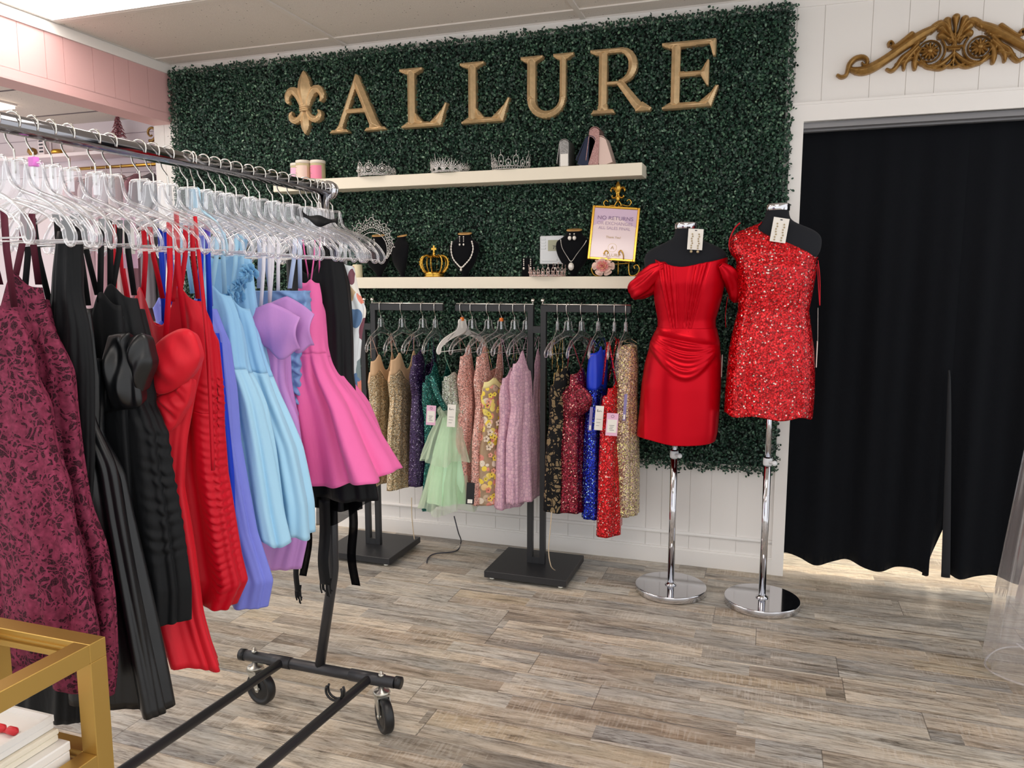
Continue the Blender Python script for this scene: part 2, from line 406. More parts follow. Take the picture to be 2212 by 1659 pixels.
# floor
def floor_mat():
    m, nt, b = nm('weathered vinyl planks'); co = objco(nt)
    s = nd(nt, 'SeparateXYZ', None, {0: co}); X, Y = s.outputs[0], s.outputs[1]
    PW, PL = .152, 1.22
    row = mth(nt, 'FLOOR', mth(nt, 'DIVIDE', Y, PW))
    rr = nd(nt, 'TexWhiteNoise', {'noise_dimensions': '1D'}, {'W': row}).outputs[0]
    xo = mth(nt, 'ADD', mth(nt, 'DIVIDE', X, PL), mth(nt, 'MULTIPLY', rr, 7.3))
    colm = mth(nt, 'FLOOR', xo)
    # each plank is printed with narrow strips of their own lengths
    strip = mth(nt, 'FLOOR', mth(nt, 'DIVIDE', mth(nt, 'ADD', Y, mth(nt, 'MULTIPLY', rr, .02)), .076))
    sr = nd(nt, 'TexWhiteNoise', {'noise_dimensions': '2D'}, {0: nd(nt, 'CombineXYZ', None, {0: strip, 1: colm}).outputs[0]})
    sx = mth(nt, 'FLOOR', mth(nt, 'ADD', mth(nt, 'DIVIDE', X, .74), mth(nt, 'MULTIPLY', nd(nt, 'TexWhiteNoise', {'noise_dimensions': '1D'}, {'W': strip}).outputs[0], 9.1)))
    key = nd(nt, 'CombineXYZ', None, {0: strip, 1: sx, 2: colm}).outputs[0]
    wn = nd(nt, 'TexWhiteNoise', {'noise_dimensions': '3D'}, {0: key})
    tone = wn.outputs[0]
    off = nd(nt, 'VectorMath', {'operation': 'SCALE'}, {0: wn.outputs['Color'], 'Scale': 13.})
    p = nd(nt, 'VectorMath', {'operation': 'ADD'}, {0: nd(nt, 'Mapping', None, {'Vector': co, 'Scale': (3.2, 26, 1)}).outputs[0], 1: off.outputs[0]}).outputs[0]
    g1 = nd(nt, 'TexNoise', None, {'Vector': p, 'Scale': 1.5, 'Detail': 9.0, 'Roughness': .74, 'Distortion': .8}).outputs[0]
    p2 = nd(nt, 'VectorMath', {'operation': 'ADD'}, {0: nd(nt, 'Mapping', None, {'Vector': co, 'Scale': (14, 130, 1)}).outputs[0], 1: off.outputs[0]}).outputs[0]
    g2 = nd(nt, 'TexNoise', None, {'Vector': p2, 'Scale': 1.5, 'Detail': 5.0, 'Roughness': .7}).outputs[0]
    p3 = nd(nt, 'VectorMath', {'operation': 'ADD'}, {0: nd(nt, 'Mapping', None, {'Vector': co, 'Scale': (1.3, 5, 1)}).outputs[0], 1: off.outputs[0]}).outputs[0]
    g3 = nd(nt, 'TexNoise', None, {'Vector': p3, 'Scale': 2.0, 'Detail': 5.0, 'Roughness': .6}).outputs[0]
    c = ramp(nt, tone, [(0, srgb('b3a698')), (.2, srgb('e6dccd')), (.42, srgb('bdb9b3')), (.62, srgb('dcd8d0')), (.8, srgb('a8a29b')), (.93, srgb('d9cbb4')), (1, srgb('dcd7cd'))])
    warm = ramp(nt, g3, [(.35, (1.06, 1.01, .93, 1)), (.65, (.90, .95, .98, 1))])
    c = mixc(nt, .8, c, warm, 'MULTIPLY')
    c = mixc(nt, 1.0, c, ramp(nt, g1, [(.30, srgb('746e68')), (.42, srgb('cdc8c2')), (.52, srgb('f7f6f4')), (.64, srgb('ffffff'))]), 'MULTIPLY')
    c = mixc(nt, .75, c, ramp(nt, g2, [(.30, srgb('8a8178')), (.46, srgb('f2efec')), (.7, srgb('ffffff'))]), 'MULTIPLY')
    # pale worn streaks and dark saw marks
    st = mth(nt, 'MULTIPLY', ramp(nt, g1, [(.56, (0, 0, 0, 1)), (.66, (1, 1, 1, 1))]), ramp(nt, g2, [(.5, (0, 0, 0, 1)), (.56, (1, 1, 1, 1))]))
    c = mixc(nt, mth(nt, 'MULTIPLY', st, .5), c, srgb('e9e8e4'))
    dk = mth(nt, 'MULTIPLY', ramp(nt, g3, [(.55, (0, 0, 0, 1)), (.7, (1, 1, 1, 1))]), ramp(nt, g2, [(.42, (1, 1, 1, 1)), (.52, (0, 0, 0, 1))]))
    c = mixc(nt, mth(nt, 'MULTIPLY', dk, .75), c, srgb('564d48'))
    c = mixc(nt, .55, c, ramp(nt, g3, [(.30, (1.08, 1.07, 1.05, 1)), (.48, (.95, .95, .95, 1)), (.62, (.78, .79, .81, 1)), (.75, (.95, .96, .98, 1))]), 'MULTIPLY')
    p4 = nd(nt, 'VectorMath', {'operation': 'ADD'}, {0: nd(nt, 'Mapping', None, {'Vector': co, 'Scale': (95, 9, 1)}).outputs[0], 1: off.outputs[0]}).outputs[0]
    g4 = nd(nt, 'TexNoise', None, {'Vector': p4, 'Scale': 1.4, 'Detail': 2.0}).outputs[0]
    sm_ = mth(nt, 'MULTIPLY', ramp(nt, g4, [(.5, (0, 0, 0, 1)), (.62, (1, 1, 1, 1))]), ramp(nt, g3, [(.42, (1, 1, 1, 1)), (.52, (0, 0, 0, 1))]))
    c = mixc(nt, mth(nt, 'MULTIPLY', sm_, .22), c, srgb('e6e2da'))
    fy = mth(nt, 'FRACT', mth(nt, 'DIVIDE', Y, PW)); fx = mth(nt, 'FRACT', xo)
    ey = mth(nt, 'LESS_THAN', mth(nt, 'MINIMUM', fy, mth(nt, 'SUBTRACT', 1., fy)), .009)
    ex = mth(nt, 'LESS_THAN', mth(nt, 'MINIMUM', fx, mth(nt, 'SUBTRACT', 1., fx)), .0013)
    e = mth(nt, 'MAXIMUM', ey, ex)
    c = mixc(nt, mth(nt, 'MULTIPLY', e, .55), c, srgb('4a423c'))
    nt.links.new(c, b.inputs['Base Color'])
    nt.links.new(ramp(nt, g2, [(.3, (.42,)*3), (.7, (.30,)*3)]), b.inputs['Roughness'])
    bp = nd(nt, 'Bump', None, {'Strength': .25, 'Distance': .002, 'Height': mth(nt, 'SUBTRACT', g2, e)})
    nt.links.new(bp.outputs[0], b.inputs['Normal']); return m
m = MB(); m.box((-7.5, -5.5, -.05), (2.5, 3.0, 0)); struct(m.build('floor', floor_mat()))
# ceiling: grid and lay-in tiles
def tile_mat():
    m, nt, b = nm('fissured ceiling tile'); co = objco(nt)
    v = nd(nt, 'TexVoronoi', None, {'Vector': co, 'Scale': 55.}); n = nd(nt, 'TexNoise', None, {'Vector': co, 'Scale': 260., 'Detail': 3.})
    sep = nd(nt, 'SeparateColor', None, {0: v.outputs['Color']})
    h = mth(nt, 'MULTIPLY', mth(nt, 'LESS_THAN', v.outputs['Distance'], mth(nt, 'MULTIPLY', sep.outputs[0], .17)), mth(nt, 'GREATER_THAN', sep.outputs[1], .45))
    c = mixc(nt, h, ramp(nt, n.outputs[0], [(.35, srgb('dcd5cd')), (.6, srgb('e6dfd7'))]), srgb('7c756d'))
    nt.links.new(c, b.inputs['Base Color']); b.inputs['Roughness'].default_value = .9
    bp = nd(nt, 'Bump', None, {'Strength': .4, 'Distance': .002, 'Height': n.outputs[0]}); nt.links.new(bp.outputs[0], b.inputs['Normal']); return m
TILE = tile_mat(); GRID = plain('ceiling grid', 'e3ddd6', .6)
XB = [-3.17, -2.08, -.86, .36, 1.58]; YB = [0, -.12, -.73, -1.34, -1.95, -2.56, -3.17, -3.78, -4.39, -5.0]
TROF = [(0, 2), (2, 4), (0, 4), (2, 7), (0, 7)]   # cells of the grid that hold a light
mt = MB(); mg = MB()
for i in range(len(XB)-1):
    for j in range(len(YB)-1):
        if (i, j) in TROF: continue
        mt.box((XB[i]+.012, YB[j+1]+.012, CEIL+.006), (XB[i+1]-.012, YB[j]-.012, CEIL+.02))
for xx in XB: mg.box((xx-.012, -5.0, CEIL-.001), (xx+.012, 0, CEIL+.007))
for yy in YB: mg.box((-3.17, yy-.012, CEIL), (1.9, yy+.012, CEIL+.0075))
struct(mt.build('ceiling', TILE)); struct(mg.build('ceiling_grid', GRID))
def lensmat():
    m, nt, b = nm('prismatic light lens'); co = objco(nt)
    w = nd(nt, 'TexWave', {'wave_type': 'BANDS', 'bands_direction': 'X'}, {'Vector': co, 'Scale': 42.})
    b.inputs['Base Color'].default_value = (.9, .9, .9, 1)
    c = ramp(nt, w.outputs[0], [(.2, (1, .93, .86, 1)), (.8, (.80, .72, .66, 1))])
    nt.links.new(c, b.inputs['Emission Color']); b.inputs['Emission Strength'].default_value = TROFFER; return m
LENS = lensmat()
tl = ['ceiling light panel above the rolling rack beside the pink beam', 'ceiling light panel over the middle of the shop floor', 'ceiling light panel behind the one beside the pink beam',
      'ceiling light panel furthest back over the shop floor', 'ceiling light panel furthest back on the left']
for (i, j), lb in zip(TROF, tl):
    a = (XB[i]+.012, YB[j+1]+.012); c = (XB[i+1]-.012, YB[j]-.012)
    t = thing('ceiling_light', lb, 'light', ((a[0]+c[0])/2, (a[1]+c[1])/2, CEIL), 'ceiling light panels')
    m = MB(); m.box((a[0]+.02, a[1]+.02, CEIL+.002), (c[0]-.02, c[1]-.02, CEIL+.008)); m.build('diffuser', LENS, t)
    m = MB()
    for q in (((a[0], a[1], CEIL+.001), (c[0], a[1]+.02, CEIL+.02)), ((a[0], c[1]-.02, CEIL+.001), (c[0], c[1], CEIL+.02)),
              ((a[0], a[1]+.02, CEIL+.001), (a[0]+.02, c[1]-.02, CEIL+.02)), ((c[0]-.02, a[1]+.02, CEIL+.001), (c[0], c[1]-.02, CEIL+.02))): m.box(*q)
    m.build('frame', TRIMW, t)
# the room on the left, seen through the opening
planks('wall_left_room', -7.2, -3.31, 0, CEIL, [], PINKLIT, y0=.995)
m = MB(); m.box((-7.2, .99, 2.395), (-3.31, .9952, 2.398)); m.box((-7.2, .99, 2.12), (-3.31, .9952, 2.123))
for xx in (-6.2, -5.2): m.box((xx, .99, 0), (xx+.003, .9952, CEIL))
struct(m.build('groove_shade_strips', plain('groove shade', 'a99aa4', .7)))  # dark strips stand in for the shade inside the board grooves
m = MB(); m.box((-3.33, .02, 0), (-3.31, 1.0, CEIL)); struct(m.build('wall_left_return', PINKLIT))
m = MB(); m.box((-7.2, -3.5, CEIL), (-3.31, 1.0, CEIL+.02)); struct(m.build('ceiling_left_room', TILE))
m = MB()
for xx in (-4.43, -5.65, -6.87): m.box((xx-.006, -3.5, CEIL-.004), (xx+.006, 1, CEIL))
for yy in (.71, .10, -.51, -1.12): m.box((-7.2, yy-.006, CEIL-.004), (-3.31, yy+.006, CEIL))
struct(m.build('ceiling_grid_left_room', plain('shadow gap', '6c6266', .8)))  # dark strips paint the shadow in the gaps along the ceiling grid
t = thing('ceiling_light', 'lit ceiling panel in the side room, above the rail', 'light', (-5.05, .32, CEIL), 'side room ceiling lights')
m = MB(); m.box((-5.5, .18, CEIL-.03), (-4.80, .385, CEIL-.006)); m.build('diffuser', emit('side room lens', 'fff0dc', 5.), t)
m = MB(); m.box((-5.51, .17, CEIL-.012), (-4.79, .395, CEIL-.0005)); m.build('frame', TRIMW, t)
t = thing('ceiling_light', 'large lit ceiling panel in the side room nearer the beam', 'light', (-5.2, -1.4, CEIL), 'side room ceiling lights')
m = MB(); m.box((-5.8, -1.7, CEIL-.02), (-4.6, -1.1, CEIL-.006)); m.build('diffuser', emit('side room lens b', 'fff0e6', 8.), t)
m = MB(); m.box((-5.82, -1.72, CEIL-.012), (-4.58, -1.08, CEIL-.0005)); m.build('frame', TRIMW, t)
# the fitting room behind the curtain
m = MB(); m.box((.0, 2.2, 0), (2.4, 2.22, CEIL)); struct(m.build('wall_fitting_back', WHITE))
m = MB(); m.box((-.02, .14, 0), (.0, 2.2, CEIL)); struct(m.build('wall_fitting_left', WHITE))
m = MB(); m.box((0, .04, CEIL), (2.4, 2.2, CEIL+.02)); struct(m.build('ceiling_fitting', TILE))
t = thing('ceiling_light', 'ceiling light panel in the fitting room behind the black curtains', 'light', (1.1, 1.2, CEIL))
m = MB(); m.box((.5, .9, CEIL-.02), (1.7, 1.5, CEIL-.004)); m.build('diffuser', emit('fitting room lens', 'fff0d8', BACKROOM), t)
m = MB(); m.box((.48, .88, CEIL-.01), (1.72, 1.52, CEIL-.0005)); m.build('frame', TRIMW, t)
m = MB(); m.box((.0, .14, 1.985), (1.9, .16, CEIL)); struct(m.build('wall_fitting_lintel', WHITE))

# curtains with their track
CURT = plain('black curtain cloth', '080b11', .9, spec=.2, sheen=.05, bump=.2, bscale=500)
t = thing('curtain_track', 'grey curtain track under the top of the doorway', 'curtain track', (1.0, .09, 1.985))
m = MB(); m.box((.094, .02, 1.962), (1.9, .06, 1.985)); m.box((.094, .06, 1.955), (1.9, .13, 1.985)); m.build('rail', plain('grey aluminium', '8c8b8d', .45, .4), t)
def curtain(x0, x1, hem, folds, seed, label, split=None):
    t = thing('curtain', label, 'curtain', (x0, .09, 0), 'black doorway curtains')
    def fn(u, v):
        z = 1.962+(hem(u)-1.962)*v
        x = x0+(x1-x0)*u
        if split: x += split(u, v)
        a = .003+.011*v**.7
        y = .092+a*math.sin(2*math.pi*u*folds+seed)+.4*a*math.sin(2*math.pi*u*folds*2.3+seed*2+v)
        return (x, y, z)
    m = MB(); m.grid(fn, 150, 40); m.build('panel', CURT, t, solid=.002)
    m = MB()
    m.grid(lambda u, v: (fn(u, 1)[0], fn(u, 1)[1]-.002-.0005*math.sin(u*200), fn(u, 1)[2]+.001+v*.035), 150, 1); m.build('hem', CURT, t)
    return t
curtain(.096, .76, lambda u: .055+.017*math.sin(2*math.pi*u*2.6+1.3)-.006*u+(.05 if u < .04 else 0)*0, 3.1, .4, 'wide black curtain panel on the left side of the doorway',
        lambda u, v: -max(0, (u-.9)/.1)*(.085*max(0, (v-.86)/.14)))
ct2 = curtain(.715, 1.75, lambda u: .055+.012*math.sin(2*math.pi*u*4.2+2.2)-.02*max(0, 1-u/.04), 4.5, 2.0, 'black curtain panel on the right, behind the clear garment bag',
        lambda u, v: max(0, 1-u/.1)*.04*max(0, (v-.6)/.4))
m = MB(); m.grid(lambda u, v: (.712+.030*v+.034*u*(.15+.85*v**.6), .066-.004*math.sin(u*3), .95+(.048-.95)*v), 6, 30)
m.build('turned_edge', plain('curtain lining grey', '1d1f24', .8), ct2, solid=.0015)

# ------------------------------------------------------------------ hedge panel
def leaf_cloud(c, nrm, rot, size, cup=.25):
    "hexagonal leaflets: centres, normals, spin and size -> arrays"
    n = len(c); a = np.cross(nrm, np.array([.31, .2, .93])); a /= np.linalg.norm(a, axis=1)[:, None]; b = np.cross(nrm, a)
    ca, sa = np.cos(rot)[:, None], np.sin(rot)[:, None]; u = a*ca+b*sa; w = -a*sa+b*ca
    pts = [(1, 0), (.45, .62), (-.5, .58), (-1, 0), (-.5, -.58), (.45, -.62)]
    V = np.stack([c+(u*p+w*q)*size[:, None]+nrm*(size*cup*(abs(q)))[:, None] for p, q in pts], 1).reshape(-1, 3)
    return V
def quick_mesh(name, V, k, m, parent=None, smooth=False):
    n = len(V)//k; me = bpy.data.meshes.new(name)
    o = np.array(ORG.get(parent.name, (0, 0, 0))) if parent else 0
    me.vertices.add(len(V)); me.vertices.foreach_set('co', (V-o).astype(np.float32).ravel())
    me.loops.add(len(V)); me.loops.foreach_set('vertex_index', np.arange(len(V), dtype=np.int32))
    me.polygons.add(n); me.polygons.foreach_set('loop_start', np.arange(n, dtype=np.int32)*k)
    me.polygons.foreach_set('use_smooth', np.full(n, smooth)); me.materials.append(m); me.update(); me.validate()
    ob = bpy.data.objects.new(name, me); col.objects.link(ob)
    if parent: ob.parent = parent
    return ob
def leafmat():
    m, nt, b = nm('boxwood leaves'); g = nd(nt, 'NewGeometry')
    n = nd(nt, 'TexNoise', None, {'Vector': objco(nt), 'Scale': 3.5, 'Detail': 2.})
    c = ramp(nt, g.outputs['Random Per Island'], [(0, srgb('1a2f27')), (.4, srgb('254236')), (.75, srgb('335646')), (.93, srgb('4d7359')), (1, srgb('86a48c'))])
    c = mixc(nt, .6, c, ramp(nt, n.outputs[0], [(.35, (.7, .78, .8, 1)), (.65, (1.15, 1.1, 1, 1))]), 'MULTIPLY')
    nt.links.new(c, b.inputs['Base Color']); b.inputs['Roughness'].default_value = .42; return m
rs = np.random.RandomState(3)
hx0, hx1, hz0, hz1 = -3.145, .030, .485, 2.45
N_ = 175000
cx_ = rs.uniform(hx0, hx1, N_); cz_ = rs.uniform(hz0, hz1, N_)
dep = .012+.045*rs.beta(2.5, 1.4, N_)
dep += .006*np.sin(cx_*23+np.sin(cz_*11)*2)*np.sin(cz_*19+cx_*7)
# sprigs sticking out along the edges
E_ = 5200; side = rs.randint(0, 4, E_); t_ = rs.uniform(0, 1, E_); clump = .5+.5*np.sin(t_*310+side*2)*np.sin(t_*97+side); o_ = rs.beta(1.2, 3, E_)*.045*(.25+clump)
ex = np.where(side == 0, hx0-o_*.7, np.where(side == 1, hx1+o_*.8, hx0+t_*(hx1-hx0)))
ez = np.where(side == 2, hz0-o_, np.where(side == 3, hz1+o_*.7, hz0+t_*(hz1-hz0)))
C_ = np.stack([np.r_[cx_, ex], -np.r_[dep, rs.uniform(.01, .05, E_)], np.r_[cz_, ez]], 1)
nr = rs.normal(0, .75, C_.shape); nr[:, 1] = -np.abs(nr[:, 1])-.35; nr /= np.linalg.norm(nr, axis=1)[:, None]
t = thing('hedge_panel', 'dark green artificial boxwood hedge panel covering the back wall', 'hedge wall', (-1.56, 0, .48))
quick_mesh('foliage', leaf_cloud(C_, nr, rs.uniform(0, 6.28, len(C_)), rs.uniform(.0045, .0082, len(C_))), 6, leafmat(), t)
m = MB(); m.box((hx0+.01, -.014, hz0+.012), (hx1-.01, -.0005, hz1-.012)); m.build('backing', plain('dark backing mesh', '0b1712', .9), t)

# ------------------------------------------------------------------ gold letters and fleur-de-lis
chis = lambda f: .020+min(f*1.0, .05)
LH, LZ, LY = .278, 2.060, -.055
def serifbase(x0, x1, z=0, h=.055, up=1):
    "foot serif spanning x0..x1"
    z1 = z+h*up; return [('p', [(x0, z), (x1, z), (x1-.05, z1), (x0+.05, z1)])]
def arc(cx, cz, rx, rz, a0, a1, r0, r1, n=14, rm=None):
    out = []
    for i in range(n+1):
        t = i/n; a = math.radians(a0+(a1-a0)*t); r = r0+(r1-r0)*t
        if rm is not None: r = r+(rm-(r0+r1)/2)*math.sin(math.pi*t)
        out.append((cx+rx*math.cos(a), cz+rz*math.sin(a), r))
    return ('s', out)
Lp = [('p', [(.17, .02), (.33, .02), (.33, .98), (.17, .98)]), ('p', [(.0, 1.0), (.50, 1.0), (.49, .955), (.36, .90), (.14, .90), (.0, .955)]),
      ('p', [(.03, 0), (.03, .04), (.15, .10), (.80, .085), (.88, 0)]), ('p', [(.33, .08), (.52, .075), (.33, .26)]),
      ('p', [(.70, .0), (.88, .0), (1.02, .38), (.955, .39), (.76, .085)]), ('p', [(.60, .05), (.86, .05), (.93, .30)])]
ALL = {
 'A': (1.13, [('p', [(.14, .03), (.245, .03), (.60, .90), (.545, 1.0), (.52, .95)]), ('p', [(.545, 1.0), (.49, .84), (.82, .03), (1.0, .03), (.60, .97)]),
              ('p', [(.30, .33), (.80, .33), (.775, .41), (.33, .41)])]+serifbase(.0, .40, 0, .06)+serifbase(.68, 1.13, 0, .06)
              +[('p', [(.10, .04), (.29, .04), (.26, .14), (.20, .15)]), ('p', [(.78, .04), (1.04, .04), (.93, .17), (.79, .14)])]),
 'L': (1.02, Lp),
 'U': (1.02, [('p', [(.13, .30), (.29, .30), (.29, .98), (.13, .98)]), ('p', [(.74, .30), (.855, .30), (.855, .98), (.74, .98)]),
              arc(.502, .31, .29, .25, 180, 360, .08, .057, 22), ('p', [(0, 1), (.43, 1), (.42, .955), (.30, .90), (.10, .90), (0, .955)]),
              ('p', [(.62, 1), (1.0, 1), (.99, .955), (.88, .90), (.71, .90), (.62, .955)])]),
 'R': (1.13, [('p', [(.17, .02), (.33, .02), (.33, .98), (.17, .98)]), ('p', [(0, 1), (.40, 1), (.40, .92), (.14, .90), (0, .955)]),
              ('p', [(.30, 1), (.60, 1), (.60, .925), (.30, .925)]), ('p', [(.30, .50), (.55, .50), (.55, .435), (.30, .435)]),
              arc(.56, .725, .24, .235, 92, -88, .038, .035, 22, .083), ('p', [(.46, .50), (.62, .50), (1.08, .03), (.86, .02)]),
              ('p', [(.84, .0), (1.12, .0), (1.16, .05), (.98, .16)])]+serifbase(.02, .49, 0, .075)+[('p', [(.14, .05), (.36, .05), (.33, .17), (.17, .17)])]),
 'E': (1.02, [('p', [(.17, .02), (.33, .02), (.33, .98), (.17, .98)]), ('p', [(0, 1), (.93, 1), (.90, .925), (.14, .90), (0, .955)]),
              ('p', [(.80, .99), (.935, 1.0), (.935, .74), (.885, .74)]), ('p', [(.30, .555), (.74, .545), (.74, .475), (.30, .465)]),
              ('p', [(.66, .51), (.79, .70), (.825, .70), (.825, .32), (.79, .32)]), ('p', [(.03, 0), (.03, .04), (.15, .10), (.80, .085), (.88, 0)]),
              ('p', [(.70, .0), (.88, .0), (1.0, .31), (.94, .32), (.76, .085)]), ('p', [(.60, .04), (.87, .05), (.93, .27)])]),
}
for ch, x0, x1, lb in [('A', -2.147, -1.822, 'large gold serif letter A, first of the sign'), ('L', -1.752, -1.502, 'large gold serif letter L right after the A'), ('L', -1.437, -1.187, 'large gold serif letter L just before the U'),
                       ('U', -1.137, -.880, 'large gold serif letter U on the hedge wall'), ('R', -.812, -.540, 'large gold serif letter R on the hedge wall'), ('E', -.497, -.247, 'large gold serif letter E, last of the sign')]:
    w, pr = ALL[ch]; s = (x1-x0)
    pr2 = []
    for p in pr:
        if p[0] == 'p': pr2.append(('p', [(a*s/w, b*LH) for a, b in p[1]]))
        else: pr2.append(('s', [(a*s/w, b*LH, r*s/w) for a, b, r in p[1]]))
    if ch == 'R': pr2 = [('p', q[1]) if q[0] == 'p' else q for q in pr2]
    mb = relief(pr2, (-.02, -.02, s+.05, LH+.02), .0028, lambda f: .018+min(f*.9, .05), .015, y=LY, org=(x0, LZ))
    tag(mb.build('sign_letter', GOLD), lb+' over the hedge', 'letter', 'gold sign letters')
def spiral(cx, cz, r0, r1, a0, a1, w0, w1, n=26):
    return [(cx+(r0+(r1-r0)*i/n)*math.cos(math.radians(a0+(a1-a0)*i/n)), cz+(r0+(r1-r0)*i/n)*math.sin(math.radians(a0+(a1-a0)*i/n)), w0+(w1-w0)*i/n) for i in range(n+1)]
def mirror(pr, cx):
    out = []
    for p in pr:
        out.append(p)
        if p[0] == 's': out.append(('s', [(2*cx-a, b, r) for a, b, r in p[1]]))
        elif p[0] == 'p': out.append(('p', [(2*cx-a, b) for a, b in p[1]]))
    return out
def fleur():
    pr = [('lens', .0, .40, 1.0, .125), ('p', [(-.075, .52), (.075, .52), (.05, .38), (-.05, .38)]), ('lens', 0, -.005, .40, .085)]
    side = [(.05, .40, .03), (.07, .50, .05), (.11, .60, .062), (.18, .685, .066), (.26, .69, .062), (.315, .63, .055), (.325, .56, .042), (.30, .515, .028)]
    low = [(.04, .40, .028), (.07, .31, .042), (.13, .245, .05), (.20, .23, .052), (.255, .265, .05), (.275, .325, .035), (.25, .36, .02)]
    pr += mirror([('s', [tuple(q) for q in spl(side, 5)]), ('s', [tuple(q) for q in spl(low, 5)])], 0)
    return pr
FH = .315
fl = relief(fleur(), (-.42, -.03, .42, 1.03), .011, lambda f: .05+min(f, .2)*.75, .015, y=LY, org=(-2.287, 2.065), sc=FH, smooth=False)
t = thing('fleur_de_lis', 'gold fleur-de-lis emblem left of the sign letter A', 'emblem', (-2.287, LY, 2.065))
fl.build('petals', GOLD, t)
m = MB()
for k in range(3): m.tube([(-2.287-.024*math.cos(a), LY-.020-.012*math.sin(a), 2.065+.375*FH+k*.009) for a in np.linspace(0, math.pi, 10)], .0045, 8)
m.build('band', GOLD, t)

# ------------------------------------------------------------------ carved ornament over the doorway
def P(px, py): q = at(px, py, y=-.02); return q[0], q[2]
def S(*pts, n=5):
    return ('s', [tuple(q) for q in spl([(P(1700+a/2.963, b/2.963)+(r/2.963/505,)) for a, b, r in pts], n)])
OXC = P(1700+1075/2.963, 300/2.963)[0]
left = [S((325, 478, 9), (350, 490, 12), (378, 478, 12), (392, 440, 14), (405, 405, 17), (440, 372, 17), (485, 362, 15), (513, 380, 13), (512, 408, 11), (490, 414, 8), (482, 398, 6)),
        S((405, 440, 14), (470, 452, 26), (540, 432, 29), (640, 372, 27), (740, 300, 27), (850, 225, 26), (940, 178, 20)),
        S((440, 465, 10), (520, 462, 9), (600, 420, 8), (700, 350, 8), (800, 285, 8), (870, 255, 7)),
        S((640, 440, 8), (670, 450, 12), (700, 425, 14), (740, 370, 16), (790, 330, 14), (840, 275, 12)),
        S((655, 290, 8), (652, 272, 8), (668, 262, 8), (682, 275, 7), (675, 292, 10), (700, 292, 14), (740, 262, 14), (800, 215, 16)),
        S((750, 440, 9), (755, 400, 15), (790, 350, 16), (840, 300, 12)), S((820, 436, 12), (820, 395, 17), (830, 350, 14), (860, 310, 8)),
        S((700, 410, 10), (740, 395, 14), (790, 370, 14)),
        S((925, 205, 10), (960, 165, 16), (1010, 150, 18), (1040, 190, 12), (1065, 260, 12)),
        S((940, 170, 18), (985, 145, 18), (1030, 165, 12), (1070, 240, 8)),
        S((985, 225, 10), (1020, 240, 9), (1045, 270, 9)),
        S((860, 390, 12), (900, 424, 13), (960, 422, 15), (1020, 385, 14), (1065, 340, 9)), S((900, 430, 7), (980, 440, 9), (1040, 410, 9), (1075, 360, 6)),
        S((1000, 415, 8), (1040, 425, 8), (1075, 425, 6))]
px_, pz_ = P(1700+915/2.963, 325/2.963); R1 = 66/2.963/505
ros = [('s', [(px_+.90*R1*math.cos(a), pz_+.90*R1*math.sin(a), .0033) for a in np.linspace(0, 2*math.pi, 40)])]
ros += [('s', [(px_+.0*R1, pz_, .004), (px_+.62*R1*math.cos(a), pz_+.62*R1*math.sin(a), .0058)]) for a in np.linspace(0, 2*math.pi, 13)[:-1]]
ring = [('s', spiral(px_, pz_, 1.25*R1, 1.25*R1, 110, 400, .0048, .0048, 40))]
allp = mirror(left+ros+ring, OXC)
shell = []
for k in range(-3, 4):
    a = math.radians(90-k*21); c0 = P(1700+1075/2.963, 262/2.963); Lr = (.090, .086, .074, .056)[abs(k)]
    shell.append(('s', [(c0[0], c0[1], .003), (c0[0]+.6*Lr*math.cos(a), c0[1]+.6*Lr*math.sin(a)*1.0, .0065), (c0[0]+Lr*math.cos(a), c0[1]+Lr*math.sin(a), .0145)]))
v0 = P(1700+1072/2.963, 303/2.963)
shell += [('s', [(v0[0]-.026, v0[1]+.004, .006), (v0[0]+.026, v0[1]+.004, .006)]), ('s', [(v0[0]-.018, v0[1]-.006, .005), (v0[0]+.018, v0[1]-.006, .005)]),
          ('s', [(v0[0], v0[1]-.012, .006), (v0[0], v0[1]-.075, .003)]), ('s', [(v0[0], v0[1]+.01, .01), (v0[0], v0[1]+.04, .006)])]
xs_ = [q[0] for p in allp for q in p[1]]; zs_ = [q[1] for p in allp+shell for q in p[1]]
om = relief(allp+shell, (min(xs_)-.03, min(zs_)-.03, max(xs_)+.03, max(zs_)+.03), .0022, lambda f: .008+1.5*math.sqrt(max(f, 0)*.012), .012, y=-.006, smooth=False)
t = thing('wall_ornament', 'carved antique gold scroll ornament with shell and rosettes over the doorway', 'ornament', (OXC, -.006, 2.15))
om.build('scrollwork', GOLDB, t)
m = MB()
for sx in (px_, 2*OXC-px_): m.ball((sx, -.022, pz_), .011, 8, 1)
m.build('rosette_centre', GOLDB, t)


# ------------------------------------------------------------------ shelves
def shelf(x0, x1, z0, z1, lb, tilt=0.):
    t = thing('floating_shelf', lb, 'shelf', ((x0+x1)/2, -.09, z0), 'floating shelves')
    m = MB(); m.bbox((x0, -.165, z0), (x1, -.02, z1), .0015); m.build('board', SHELFW, t); return t
S1, S2 = 1.828, 1.343      # tops of the upper and the lower shelf
shelf(-2.425, -.555, 1.774, S1, 'upper cream floating shelf holding tiaras and clutch bags')
shelf(-2.3, -.545, 1.289, S2, 'lower cream floating shelf holding necklace busts and a sign')

